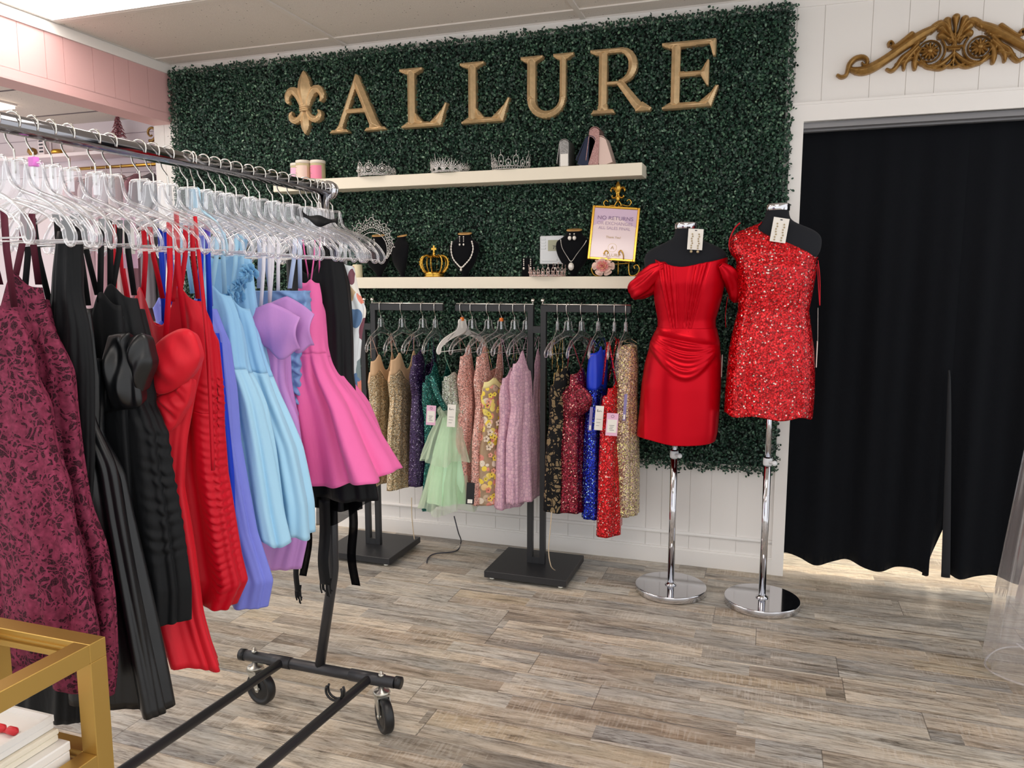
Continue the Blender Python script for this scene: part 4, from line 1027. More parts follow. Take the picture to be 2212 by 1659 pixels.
# hooks and dresses along the rail
def rh(y, lb, rot=0., kind='short', flip=1, tagc=None, grp='clear plastic hangers on the rolling rack'):
    return hanger((RX(y), y, RT+.004), rot, lb, kind, flip, grp, tagc)
CRS = plain('cotton crepe placeholder', 'ffffff', .6)
def fabric(name, c, rough=.6, sheen=.3, bump=.25, bscale=14., st=(1, 1, .35), spec=.4):
    return plain(name, c, max(rough, .5), 0, spec*.55, bump*1.8, bscale, st, sheen*.25)
def ruche(c0, w, a=.005, pitch=.020, z0=0., z1=9.):
    "fine cross gathers in a band around the height c0 of the right-hand side"
    def fn(TH, TT, X, Y, Z):
        cx = X.max(); k = np.exp(-((X-(cx-c0))/w)**2)*(np.sin(TH) < .3)*np.clip((Z-z0)/.03, 0, 1)*np.clip((z1-Z)/.03, 0, 1)
        ph = 2*math.pi*(Z-.45*np.abs(X-(cx-c0)))/pitch
        return X+.35*a*k*np.cos(ph*1.0), Y-a*k*(np.sin(ph)+.4*np.sin(ph*1.37+TH*3)), Z
    return fn
LACE = lace('burgundy lace', '85324d', '2a0d18', 34., .485)
BURG = fabric('burgundy strap', '5c2434', .5, .2)
BLK = fabric('black crepe', '0e1013', .6, .25, .4, 16.); BSAT = plain('black satin', '0d0f12', .36, 0, .5, .5, 9., (1, 1, .3))
RED = fabric('red satin crepe', 'c00a22', .42, .2, .35, 12.); REDM = fabric('warm red satin', 'd01c2c', .38, .2, .35, 10.)
ROYAL = fabric('royal blue', '1238c0', .5, .2); PERI = fabric('periwinkle satin', '7a83dc', .42, .3, .4, 11.)
LBLUE = fabric('light blue chiffon', 'a5d3ee', .7, .4, .3, 10.); LBLUE2 = fabric('sky blue crepe', '93c5ea', .65, .4, .3, 12.)
LILAC = fabric('lilac velvet satin', 'c58fd2', .45, .5, .25, 30.); DUSTY = fabric('dusty blue satin', '7fa3d3', .4, .2, .5, 14.)
PINKF = fabric('candy pink cotton', 'ee6fae', .6, .4, .25, 18.)
FLORAL = patches('printed chiffon', 'dfe6ea', ['e9b3ab', 'f3efe6', '7d8f92', '5d7fa8', '7b4a58', 'dfe6ea', 'c9b08a', 'b7d8dc', 'e98f7a', 'f3efe6'], 16., .62, .7, 1., 0.)
def fan(y, *p): return p
D = []
rdress(-2.615, 'burgundy lace dress at the near end of the rack', [(40, 672), (66, 740), (69, 800), (98, 857), (108, 948), (141, 1056), (150, 1143), (162, 1197), (184, 1307), (198, 1362), (205, 1450)], LACE, seed=1, smat=BURG, straps=(.07, .075), hd=(.03, .032), hem=lambda a: .01*math.sin(3*a))
rdress(-2.545, 'second burgundy lace dress, beside the black satin one', [(93, 622), (108, 695), (152, 785), (159, 875), (170, 984), (184, 1087), (218, 1178), (235, 1289), (243, 1417), (238, 1483)], LACE, seed=2, smat=BURG, straps=(.06, .08), hd=(.03, .035), hem=lambda a: -.012*math.cos(a))
rdress(-2.475, 'long black satin dress with open cups, right after the burgundy lace', [(198, 668), (204, 713), (206, 803), (206, 905), (253, 1002), (268, 1093), (273, 1123), (294, 1234), (320, 1362), (351, 1500)], BSAT, seed=3, smat=BLK, straps=(.05, .10), hd=(.035, .035), top=vneck(.07, .05, .09), hem=lambda a: -.02*math.cos(a)-.02, amp=.014)
tb2, rw = rdress(-2.385, 'black ruched dress with a big satin bow in front', [(300, 645), (318, 724), (325, 781), (325, 868), (351, 930), (362, 1020), (380, 1129), (398, 1270), (398, 1342)], BLK, seed=4, straps=(.05, .10), top=vneck(.02, .03, .02), hem=lambda a: 0.0, amp=.010, nf=6, hd=(.035, .035), nz=200, extra=ruche(.03, .022, .0022, .026, .75, 1.08))
# bow on the black dress
def puff(parent, name, mat, c, rx, rz, ry, ang=0., seed=0, pinch=.0, nw=3, tail=0., cre=.45):
    "a soft padded drape: flattened bag with creases, facing -Y"
    m = MB(); r_ = random.Random(seed); ph = r_.uniform(0, 6)
    def fn(u, v):
        a = 2*math.pi*u; b = math.pi*v
        x = math.sin(b)*math.cos(a); z = math.cos(b); y = math.sin(b)*math.sin(a)
        k = 1-pinch*max(0, z)**1.5; cr = 1+.10*math.sin(nw*math.atan2(x, z+1.2)*2.2+ph+2*z)+cre*(.16*math.sin(nw*2.6*(x*.9+z*.25)+ph)+.10*math.sin(nw*4.3*(x*.8-z*.15)+ph*2))
        X = rx*np.sign(x)*abs(x)**.8*k; Z = rz*z-(tail*abs(x) if z < 0 else 0); Y = ry*y*cr*(1+.35*math.sin(4*x+3*z+ph))
        ca, sa = math.cos(ang), math.sin(ang)
        return (c[0]+X*ca+Z*sa, c[1]+Y, c[2]-X*sa+Z*ca)
    m.grid(fn, 72, 48, closed=True); return m.build(name, mat, parent)
def drape(parent, name, mat, y, pts, bulge, fold=(1, 0), nf=3, fa=.006, seed=0, thick=.02, rim=.55):
    "padded piece of cloth with the given outline (photo pixels at distance y), bulging towards the front with soft folds"
    ox, oy = parent.location.x, parent.location.y; q = [at(a, b, y=y) for a, b in pts]
    P_ = spl([(p[0]-ox, p[2]) for p in q]+[(q[0][0]-ox, q[0][2])], 8)[:-1]; n = len(P_)
    cx0 = sum(p[0] for p in P_)/n; cz0 = sum(p[1] for p in P_)/n; L_ = max(math.hypot(p[0]-cx0, p[1]-cz0) for p in P_)
    fd = Vector((fold[0], fold[1])).normalized(); m = MB(); yb = y-oy
    def fn(u, v):
        k = (u*n) % n; i0 = int(k) % n; t_ = k-int(k); a, b = P_[i0], P_[(i0+1) % n]; ex_, ez_ = a[0]*(1-t_)+b[0]*t_, a[1]*(1-t_)+b[1]*t_
        r = min(1, v*1.25); back = max(0, v*1.25-1)/.25
        x = cx0+(ex_-cx0)*r*(1-.12*back); z = cz0+(ez_-cz0)*r*(1-.12*back)
        c = ((x-cx0)*fd.x+(z-cz0)*fd.y)/L_; w = ((x-cx0)*-fd.y+(z-cz0)*fd.x)/L_
        h = bulge*max(0, 1-r**2.4)**rim+fa*(1-r**3)*(math.sin(nf*math.pi*(c+.35*w*w+.15*w)+seed)+.45*math.sin(nf*2.3*math.pi*(c-.2*w)+seed*2))
        return (x, yb-h+thick*back, z)
    m.grid(fn, 96, 40, closed=True); return m.build(name, mat, parent)
G4 = lambda *p: [(a/2.765, 550+b/2.765) for a, b in p]
drape(tb2, 'bow', BSAT, -2.435, G4((655, 478), (760, 462), (778, 500), (790, 640), (835, 780), (838, 905), (720, 930), (600, 950), (570, 930), (582, 760), (640, 620)), .022, (1, .15), 3, .008, 1)
drape(tb2, 'bow_loop', BSAT, -2.430, G4((778, 500), (835, 468), (872, 490), (895, 580), (908, 655), (870, 760), (838, 830), (810, 700), (782, 600)), .018, (1, -.2), 2, .006, 2)
tr1, rw = rdress(-2.315, 'long red satin dress with a draped bust, next to the black bow dress', [(428, 745), (430, 767), (416, 832), (398, 950), (390, 1050), (410, 1170), (430, 1303), (450, 1360), (468, 1400)], REDM, seed=5, straps=(.04, .09), smat=RED, top=vneck(.03, .01, .02), hem=lambda a: -.022*math.cos(a-.4)-.03, hd=(.035, .035), amp=.012)
drape(tr1, 'bust_drape', REDM, -2.362, G4((905, 655), (925, 560), (985, 490), (1080, 442), (1150, 462), (1190, 570), (1188, 640), (1140, 730), (1060, 800), (965, 835), (925, 800)), .026, (.75, 1), 1.6, .005, 2)
drape(tr1, 'waist_drape', REDM, -2.352, G4((915, 850), (965, 835), (1060, 800), (1140, 735), (1130, 860), (1080, 960), (1010, 1060), (960, 1000), (925, 920)), .012, (.7, 1), 3.2, .005, 1)
tr2, rw = rdress(-2.24, 'red corset dress with ruched side and tie cord', [(440, 652), (463, 705), (470, 785), (474, 850), (474, 912), (481, 1020), (501, 1143), (510, 1197), (524, 1252), (500, 1300)], RED, seed=6, straps=(.03, .09), top=vneck(.05, .035, .04), hem=lambda a: -.01, hd=(.035, .035), amp=.011, nf=6, sw=.010, nz=200, extra=ruche(.035, .020, .0035, .017, .62, 1.12),
                 bounds=(('bodice', RED), ('skirt', RED), .36))
for k, (a, b, r0) in enumerate([((440, 470), (478, 1010), .004), ((400, 460), (392, 650), .005)]):
    pa, pb = at(a[0], a[1], y=-2.27), at(b[0], b[1], y=-2.27); c0 = RX(-2.24)
    m = MB(); m.tube(spl([(pa[0]-c0, -.055, pa[2]), ((pa[0]+pb[0])/2-c0+.012, -.06, (pa[2]+pb[2])/2), (pb[0]-c0, -.055, pb[2])], 6), r0, 6); m.build('tie_cord', RED, tr2)
rdress(-2.185, 'plain royal blue dress squeezed between red and periwinkle', [(474, 720), (480, 800), (490, 900), (501, 1020), (505, 1150), (512, 1290)], ROYAL, seed=7, straps=(.05, .085), hd=(.022, .022), amp=.006)
tp, rw = rdress(-2.135, 'periwinkle satin dress with ruched side', [(470, 668), (490, 720), (495, 767), (503, 830), (506, 875), (510, 948), (528, 1050), (546, 1143), (578, 1240), (566, 1290)], PERI, seed=8, straps=(.04, .085), top=vneck(.05, .03, .03), hd=(.03, .034), hem=lambda a: -.012*math.cos(a)-.012, amp=.010, nz=200, extra=ruche(.02, .022, .0035, .022, .78, 1.15))
fl_hem = lambda a: -.012*math.cos(a)+.004*math.sin(7*a)
rdress(-2.065, 'light blue fit and flare dress nearest the periwinkle one', [(500, 640), (516, 680), (522, 720), (526, 760), (531, 793), (548, 830), (562, 870), (580, 962), (602, 1094), (617, 1158)], LBLUE, seed=9, straps=(.05, .085), top=vneck(.06, .03, .03), hem=lambda a: -.018*math.cos(a)+.008*math.sin(5*a), amp=.013, nf=7, bounds=(('bodice', LBLUE2), ('skirt', LBLUE), .30), hd=(.03, .05))
rdress(-1.985, 'second light blue fit and flare dress, in front of the lilac ones', [(540, 668), (552, 700), (563, 751), (572, 780), (578, 799), (596, 850), (611, 886), (641, 962), (667, 1082), (671, 1148)], LBLUE, seed=10, straps=(.05, .085), top=vneck(.05, .03, .03), hem=fl_hem, amp=.014, nf=6, bounds=(('bodice', LBLUE2), ('skirt', LBLUE), .29), hd=(.03, .055))
# sky blue one-shoulder dress that stands up behind, with cloth flowers
tf, rw = rdress(-1.945, 'sky blue one-shoulder dress with cloth flowers on the strap', [(540, 560, 430), (548, 640, 440), (560, 720, 470), (575, 780, 490), (590, 900, 480), (600, 1000, 470), (630, 1120, 460)], LBLUE2, seed=11, straps=(.04, .03), top=vneck(.0, .02, .0), hd=(.02, .03), amp=.006)
def cloth_flower(parent, c, R, mat):
    m = MB()
    for k in range(14):
        a = 2*math.pi*k/14*2.4; rr = R*(1-.045*k); d = .004*k*.5
        v = [(c[0]+.1*rr*math.cos(a), c[1]-d, c[2]+.1*rr*math.sin(a))]
        for j in range(7):
            b = a+(j/6-.5)*1.15; q = rr*(1-.2*abs(j-3)/3); v.append((c[0]+q*math.cos(b), c[1]-d-.008-.004*(j % 2), c[2]+q*math.sin(b)))
        m.add(v, [(0, j, j+1) for j in range(1, 7)])
    return m.build('cloth_flower', mat, parent, solid=.001)
for px, py, R in ((543, 592, .030), (512, 640, .034), (522, 618, .022)):
    p_ = at(px, py, y=-1.975); cloth_flower(tf, (p_[0]-RX(-1.945), -.03, p_[2]), R, plain('flower cloth blue', '86c4ee', .6))
def flapdress(y0, lb, mat, peak, cor, tip, lowl, skirt, seed):
    t, rw = rdress(y0, lb, skirt, mat, seed=seed, straps=(.05, .05), top=vneck(.0, .0, .0), hd=(.025, .035), amp=.009, smat=plain('hanger loop ribbon white', 'e8e6ee', .6), sw=.009, hem=lambda a: -.008*math.cos(a))
    c0 = RX(y0); g = lambda p, dy=0.: (lambda q: (q[0]-c0, dy, q[2]))(at(p[0], p[1], y=y0+dy))
    A, B, C, Dd = g(peak, -.045), g(cor, -.035), g(tip, -.05), g(lowl, -.045); Lf = (A[0]-.075, -.035, A[2]-.03)
    m = MB()
    def fn(u, v):
        a = np.array(Lf)*(1-u)+np.array(A)*u if u < .5 else 0
        if u < .45: k = u/.45; p0 = np.array(Lf)*(1-k)+np.array(A)*k; p1 = np.array((Dd[0]-.01, Dd[1], Dd[2]+.01))*(1-k)+np.array((C[0]*.55+Dd[0]*.45, C[1]-.004, C[2]*.5+Dd[2]*.5))*k
        else: k = (u-.45)/.55; p0 = np.array(A)*(1-k)+np.array(B)*k; p1 = np.array((C[0]*.55+Dd[0]*.45, C[1]-.004, C[2]*.5+Dd[2]*.5))*(1-k)+np.array((B[0]-.01, B[1], C[2]*.75+B[2]*.25))*k
        if .45 < u < .9: p1 = p1-np.array((0, 0, .018*math.sin((u-.45)/.45*math.pi)))
        p = p0*(1-v)+p1*v; p[1] -= .014*math.sin(math.pi*v)+.008*math.sin(u*7+v*3); return tuple(p)
    m.grid(fn, 24, 14); m.build('folded_neckline', mat, t, solid=.004); return t
flapdress(-1.895, 'lilac bodycon dress with folded neckline, the nearer of two', LILAC, (584, 654), (652, 687), (615, 776), (572, 751), [(600, 690), (610, 760), (612, 829), (625, 870), (638, 901), (656, 1022), (659, 1160), (645, 1221)], 12)
flapdress(-1.852, 'lilac bodycon dress with folded neckline, just behind its twin', LILAC, (620, 640), (682, 680), (660, 766), (600, 730), [(618, 680), (624, 760), (626, 829), (640, 901), (657, 1022), (663, 1160), (652, 1205)], 13)
rdress(-1.812, 'dusty blue ruched dress behind the lilac ones', [(665, 628, 545), (668, 672, 560), (650, 740), (652, 820), (652, 901), (655, 1000), (668, 1080), (672, 1130)], DUSTY, seed=14, straps=(.05, .07), top=vneck(.0, .0, .0), hd=(.03, .035), amp=.010, nf=7, nz=160, extra=ruche(.02, .05, .006, .028), smat=plain('hanger loop ribbon blue', 'b8cdf0', .6), sw=.011)
rdress(-1.755, 'candy pink fit and flare dress with deep pleats', [(690, 612, 650), (696, 640, 652), (699, 690, 654), (702, 735, 656), (711, 778, 660), (728, 812, 655), (768, 871, 648), (805, 950, 642), (843, 1024, 640)], PINKF, name='flared_dress', seed=15, straps=(.10, .11), top=vneck(.0, .01, .05), hd=(.025, .10), nf=4, amp=.026, sw=.004, bounds=(('bodice', PINKF), ('skirt', PINKF), .36), hem=lambda a: -.055*(1-math.cos(a))/2+.006*math.sin(5*a),
       rowfold=[0, 0, 0, .05, .15, .45, .9, 1.2, 1.4])
tbA, rw = rdress(-1.70, 'black dress with a fringed sash hanging low', [(740, 560), (750, 620), (756, 690), (758, 740), (759, 805), (768, 860), (778, 930), (800, 1010), (812, 1080)], BLK, seed=16, straps=(.08, .10), top=vneck(.04, .02, .02), hd=(.04, .04), amp=.012)
tbB, rw = rdress(-1.665, 'second black dress by the floral one, with loose ribbon ends', [(735, 545), (752, 600), (758, 690), (760, 800), (770, 900), (775, 1000), (778, 1100)], BLK, seed=17, straps=(.08, .10), top=vneck(.02, .02, .02), hd=(.03, .03), amp=.01)
SHB = sheer('sheer black chiffon', '111114', .78)
def hangcloth(parent, y0, pts, w, mat, name, tassel=False):
    c0 = RX(y0); q = [at(a, b, y=y0) for a, b in pts]; m = MB()
    m.ribbon(spl([(p[0]-c0, -.03+.01*math.sin(i*2), p[2]) for i, p in enumerate(q)], 6), w)
    if tassel:
        e = q[-1]
        for k in range(7): m.tube(spl([(e[0]-c0-w/2+w*k/6, -.03, e[2]+.02), (e[0]-c0-w/2+w*k/6+.004*math.sin(k*3), -.032, e[2]-.01), (e[0]-c0-w/2+w*k/6+.003, -.03, e[2]-.028-.01*math.sin(k*5))], 3), .0022, 5)
    return m.build(name, mat, parent, solid=.001)
hangcloth(tbA, -1.73, [(700, 1080), (698, 1150), (701, 1210), (704, 1262)], .035, BLK, 'sash', True)
hangcloth(tbA, -1.74, [(646, 1150), (640, 1190), (638, 1232), (640, 1280)], .018, BLK, 'sash_end', True)
hangcloth(tbA, -1.735, [(662, 1130), (660, 1180), (655, 1243)], .024, SHB, 'sash_end')
hangcloth(tbB, -1.69, [(760, 1060), (762, 1130), (764, 1200), (772, 1262)], .028, SHB, 'ribbon_end')
m = MB(); c0 = RX(-1.665)
m.grid(lambda u, v: ((lambda q: (q[0]-c0, -.035+.01*math.sin(u*14), q[2]))(at(683+130*u, 1060+ (75-45*u)*v+12*math.sin(u*5)*v+10*(1-v)*u, y=-1.70))), 20, 5); m.build('chiffon_overlay', SHB, tbB)
rdress(-1.625, 'sheer floral print dress at the far end of the rack', [(762, 575), (772, 625), (790, 670), (780, 720), (774, 780), (776, 850), (779, 895), (770, 960)], FLORAL, seed=18, straps=(.10, .11), top=vneck(.0, .02, .0), hd=(.03, .03), amp=.01, smat=plain('pale strap', 'dfe6ea', .5), hem=lambda a: .04*math.sin(3*a))
# more black dresses standing behind the near ones on their hangers
rdress(-2.51, 'black halter dress whose high neck shows above the burgundy lace', [(166, 500, 138), (172, 530, 128), (174, 600, 120), (172, 640, 120), (190, 700, 110), (200, 800, 60), (200, 1000, 50), (180, 1300, 40), (170, 1560, 30)], BLK, seed=19, straps=(.03, .03), top=lambda a: 0, hd=(.015, .016), amp=.004)
rdress(-2.42, 'plain long black dress between the satin one and the bow dress', [(262, 660), (270, 740), (275, 900), (290, 1100), (310, 1300), (318, 1440)], BLK, seed=20, straps=(.06, .10), hd=(.015, .018), amp=.004)

hl = [(-2.68, 'nearest the frame edge, partly out of view'), (-2.615, 'holding the nearest burgundy lace dress'), (-2.58, 'empty, between the two burgundy lace dresses'), (-2.545, 'holding the second burgundy lace dress'),
      (-2.51, 'holding the black halter dress'), (-2.475, 'holding the long black satin dress'), (-2.42, 'holding the plain long black dress'), (-2.385, 'holding the black dress with the bow'), (-2.315, 'holding the long red satin dress'),
      (-2.28, 'empty, between the two red dresses'), (-2.24, 'holding the red corset dress'), (-2.185, 'holding the royal blue dress'), (-2.135, 'holding the periwinkle dress'), (-2.10, 'empty, between periwinkle and light blue'),
      (-2.065, 'holding the first light blue flared dress'), (-2.03, 'empty, between the two light blue flared dresses'), (-1.985, 'holding the second light blue flared dress'), (-1.945, 'holding the dress with cloth flowers'),
      (-1.895, 'holding the nearer lilac dress'), (-1.852, 'holding the further lilac dress'), (-1.812, 'holding the dusty blue dress'), (-1.755, 'holding the candy pink dress'), (-1.725, 'empty, between pink and black'), (-1.70, 'holding the black dress with the fringed sash'),
      (-1.683, 'empty, between the two black dresses by the rack end'), (-1.665, 'holding the black dress with ribbon ends')]
rr = random.Random(12)
for i, (y, l) in enumerate(hl):
    rh(y, 'clear plastic hanger '+l, rr.uniform(-.16, .10), tagc=plain('pink size marker', 'ee82e0', .4) if i == 3 else None)
rh(-1.625, 'clear plastic hanger at the far end of the rail holding the floral dress', .05)
rh(-2.165, 'pale blue ribbon-wrapped hanger among the clear ones', -.5, 'blue')
# black cloth draped over hangers near the end
t = thing('draped_sash', 'black cloth strap draped over the hangers near the rack end', 'sash', (RX(-1.75), -1.75, 0), local=True); m = MB()
q = [at(a, b, y=-1.78) for a, b in ((612, 440), (650, 465), (690, 478), (730, 476))]
m.ribbon(spl([(p[0]-RX(-1.75), -.01*i, p[2]) for i, p in enumerate(q)], 6), [.02+.012*math.sin(i*.7) for i in range(19)], (0, .3, 1)); m.build('cloth', BLK, t, solid=.002)
t = thing('paper_tag', 'pink and white price tag hanging among the black straps', 'tag', (0, 0, 0), local=True)
p_ = at(280, 525, y=-2.33); m = MB(); m.box((p_[0]-.018, -2.331, p_[2]-.05), (p_[0]+.018, -2.33, p_[2]+.05)); m.build('card', PINKP, t)
m = MB(); m.box((p_[0]-.014, -2.332, p_[2]-.022), (p_[0]+.014, -2.331, p_[2]+.03)); m.build('sticker', PAPER, t)

# ------------------------------------------------------------------ rolling rack
t = thing('rolling_rack', 'black rolling garment rack with chrome rail, packed with dresses', 'garment rack', (-1.26, -1.66, 0))
yE = -1.655
m = MB(); m.tube([(RX(-3.25), -3.25, RT-.017), (RX(yE)+.001, yE+.01, RT-.017)], .0165, 20); m.build('rail', plain('chrome darkened for reflection', '9b9ba0', .12, 1.), t)  # darker copy of the chrome, standing in for the dark room it mirrors
m = MB(); m.lathe([(.019, 0), (.026, .004), (.026, .012), (.022, .014), (.026, .016), (.024, .024), (.002, .026)], (0, 0, 0), 28, M=Matrix.Translation((RX(yE), yE+.002, RT-.017)) @ Matrix.Rotation(-math.pi/2, 4, 'X')); m.build('end_cap', CHROME, t)
m = MB(); xp = RX(yE)-.004
m.tube([(xp, yE-.012, RT-.03), (xp, yE-.012, 1.0)], .0135, 16); m.tube([(xp, yE-.002, RT-.03), (xp, yE-.002, 1.0)], .0135, 16); m.build('upper_post', CHROME, t)
m = MB(); m.tube([(xp, yE-.005, 1.02), (xp-.006, yE-.005, .47), (xp-.010, yE-.005, .44), (xp-.018, yE-.005, .40), (-1.258, yE-.005, .155)], .0155, 14); m.build('lower_post', DARKM, t)
xa, xb, zb = -1.528, -1.003, .148
m = MB(); m.tube([(xa, -1.66, zb), (xb, -1.665, zb)], .0165, 16)
m.tube([(-1.44, -1.661, zb), (-1.36, -1.662, zb)], .0185, 16); m.tube([(-1.15, -1.663, zb), (-1.04, -1.664, zb)], .0185, 16); m.build('base_bar', DARKM, t)
for s, x in ((-1, xa), (1, xb)): m = MB(); m.cyl((x, -1.66, zb), (x+s*.018, -1.66, zb), .018); m.build('end_plug', RUBBER, t)
for x, x2 in ((-1.39, -1.50), (-1.085, -1.19)): m = MB(); m.tube([(x, -1.67, zb), (x2, -3.2, zb)], .0135, 14); m.build('side_bar', DARKM, t)
m = MB()
for k in range(2): m.tube([(-1.115+.026*math.cos(a)-.0, -1.80-k*.012, zb+.030+.026*math.sin(a)) for a in np.linspace(math.radians(150), math.radians(390), 14)], .0035, 6)
m.build('hook_clip', RUBBER, t)
def caster(x, y, yaw):
    M = Matrix.Translation((x, y, 0)) @ Matrix.Rotation(yaw, 4, 'Z')
    w = MB(); R = .052; z0 = .0525
    prof = [(.010, -.012), (.030, -.012), (.036, -.009), (.040, -.014), (R-.004, -.014), (R, -.009), (R, .009), (R-.004, .014), (.040, .014), (.036, .009), (.030, .012), (.010, .012)]
    MM = M @ Matrix.Translation((.022, 0, z0)) @ Matrix.Rotation(math.pi/2, 4, 'X')
    w.lathe(prof, (0, 0, 0), 36, M=MM); wh = w.build('caster_wheel', RUBBER, t)
    f = MB()
    for s in (-1, 1):
        pts = [(-.018, .108), (.018, .108), (.030, .052), (.026, .044), (.018, .044)]
        v = [tuple(M @ Vector((a, s*.017, b))) for a, b in pts]+[tuple(M @ Vector((a, s*.0195, b))) for a, b in pts]; n = len(pts)
        f.add(v, [tuple(range(n)), tuple(range(n, 2*n))[::-1]]+[(i, (i+1) % n, n+(i+1) % n, n+i) for i in range(n)], False)
    v = [(-.018, -.0195, .106), (.018, -.0195, .106), (.018, .0195, .106), (-.018, .0195, .106)]
    f.box((-.020, -.0195, .104), (.020, .0195, .110), M)
    f.lathe([(.022, .110), (.026, .114), (.022, .120), (.010, .122), (.008, .132)], (0, 0, 0), 24, M=M)
    f.tube([M @ Vector((.022, -.022, z0)), M @ Vector((.022, .022, z0))], .005, 10)
    f.build('caster_fork', STEEL, t)
    b = MB(); b.lathe([(.009, .163), (.009, .170), (.005, .170), (.005, .178), (.001, .179)], (x, y, 0), 6); b.build('bolt', STEEL, t)
caster(-1.492, -1.662, -.15); caster(-1.045, -1.668, -.75)
caster(-1.60, -3.20, .3); caster(-1.10, -3.20, .6)

# ------------------------------------------------------------------ flat black display racks
YR = -.32
def tbase(x0, x1, t):
    m = MB(); m.bbox((x0, -.49, .014), (x1, -.155, .044), .002); m.build('base_plate', BLACKM, t)
    for x in (x0+.03, x1-.03):
        for y in (-.465, -.18): m = MB(); m.lathe([(.012, 0), (.014, .004), (.010, .014)], (x, y, 0), 16); m.build('foot', STEEL, t)
def tarm(x0, x1, post_at, t):
    m = MB(); m.bbox((x0, YR-.012, 1.188), (x1, YR+.012, 1.217), .001); m.build('arm', BLACKM, t)
    m = MB(); m.tube([(x0+.002, YR, 1.220), (x1-.002, YR, 1.220)], .0035, 8); m.build('top_rod', WIRE, t)
    m = MB(); m.cyl((post_at, YR, 1.222), (post_at, YR, 1.23), .003); m.ball((post_at, YR, 1.237), .009, 8); m.build('finial', WIRE, t)
t = thing('display_rack', 'black metal display rack with two arms, standing under the middle of the shelf', 'garment rack', (-.976, YR, 0), 'black metal display racks')
tbase(-1.168, -.792, t)
for x in (-1.005, -.946): m = MB(); m.bbox((x-.0125, YR-.012, .044), (x+.0125, YR+.012, 1.190), .001); m.build('post', BLACKM, t)
m = MB(); m.bbox((-.993, YR-.012, 1.095), (-.958, YR+.012, 1.125), .0005); m.build('crosspiece', BLACKM, t)
m = MB(); m.bbox((-.993, YR-.012, .044), (-.958, YR+.012, .075), .0005); m.build('crosspiece', BLACKM, t)
tarm(-1.362, -.992, -.997, t); tarm(-.959, -.563, -.952, t)
t = thing('display_rack', 'black metal display rack further left, behind the rolling rack', 'garment rack', (-1.85, YR, 0), 'black metal display racks')
tbase(-2.0, -1.637, t)
for x in (-1.838, -1.783): m = MB(); m.bbox((x-.0125, YR-.012, .044), (x+.0125, YR+.012, 1.190), .001); m.build('post', BLACKM, t)
for z in (.044, 1.095): m = MB(); m.bbox((-1.826, YR-.012, z), (-1.795, YR+.012, z+.03), .0005); m.build('crosspiece', BLACKM, t)
tarm(-1.797, -1.424, -1.79, t); tarm(-2.26, -1.826, -1.832, t)

# ------------------------------------------------------------------ dresses on the display racks
def tdress(px, lb, mat, rows, yaw=math.pi/2, **k):
    "rows: (z, centre, half width, half depth) in the dress's own frame"
    x = at(px, 655, y=YR)[0]; grp = k.pop('group', 'short party dresses on the black racks'); cup = k.pop('cup', None); part = k.pop('part', 'gown')
    smat = k.pop('smat', mat); sw = k.pop('sw', .005); st = k.pop('straps', .10); zs = k.pop('sz', 1.072); yo = k.pop('yo', 0.); sk = k.pop('skirt', None)
    t = thing('party_dress', lb, 'dress', (x, YR+yo, 0), grp, local=True)
    if cup is not None:
        cloth(rows, t0=0, t1=cup[1], **k).build('bodice', cup[0], t, solid=.0015); cloth(rows, t0=cup[1], t1=1, **k).build(part, mat, t, solid=.0015)
    elif sk is not None:
        cloth(rows, t0=0, t1=sk[1], **k).build('bodice', sk[0], t, solid=.0015); cloth(rows, t0=sk[1], t1=1, **k).build('skirt', mat, t, solid=.0015)
    else: cloth(rows, **k).build(part, mat, t, solid=.0015)
    zt = rows[0][0]
    for s in (-1, 1):
        for b in (-1, 1):
            strap(t, [(s*st, .003*b, zs), ((s*st+s*rows[0][2]*.6)/2, (.003+rows[0][3]*.9)/2*b, (zs+zt+.01)/2), (s*rows[0][2]*.6, rows[0][3]*.9*b, zt+.01)], sw, smat, (.7, .7, 0))
    t.rotation_euler = (0, 0, yaw); return t
def rowset(zt, zh, b=.125, w=.10, h=.145, e=.15, d=.03):
    L_ = zt-zh; return [(zt, 0, b*.9, d*.8), (zt-.10*L_, 0, b, d), (zt-.30*L_, 0, w, d), (zt-.55*L_, 0, h, d*1.1), (zh, 0, e, d*1.25)]
GOLDS = sequin('champagne gold sequins', 'c9a678', 'e6cda4', 'fff6dc', 260, .14, .28, 1.0, .35)
NUDE = fabric('nude lining', 'd9b58e', .6)
PURS = sequin('aubergine sequins', '27143f', '42285c', 'd9c8f0', 300, .04, .25, .9, .35)
TEALS = sequin('emerald teal sequins', '064542', '0e7068', '8ff0dc', 300, .07, .22, 1.0, .4)
SALM = sequin('salmon sequin lace', 'd8978a', 'ecb3a6', 'ffeae0', 210, .05, .4, .6, .1)
FLW = patches('flower applique', 'a98f72', ['e89a86', 'f0a48e', 'f2e07a', 'e9dcc8', 'd98b7c', 'f5d94e', 'efc4b0', 'c9b298'], 34., .52, .6)
MAUV = patches('mauve scale lace', 'a37f98', ['d3a9b9', 'd9b1bf', 'cfa3b6'], 62., .9, .6, .6, 0., .07)
GOLD2 = sequin('bright gold sequins', 'b98f48', 'e8c47a', 'fff2b8', 230, .2, .2, 1.1, .5)
BPAT = lace('black sequin scrolls on nude', '0c0c0e', '8a7658', 17., .50)
BURS = sequin('burgundy sequins', '6a1024', '9c2038', 'ffc0b0', 215, .06, .22, 1.1, .6)
BLUS = sequin('cobalt sequins', '05157a', '1030c8', '9fd0ff', 230, .08, .18, 1.1, .6)
REDS = sequin('scarlet sequins', 'b80a12', 'e81a22', 'ffd0c0', 215, .05, .22, 1.0, .6)
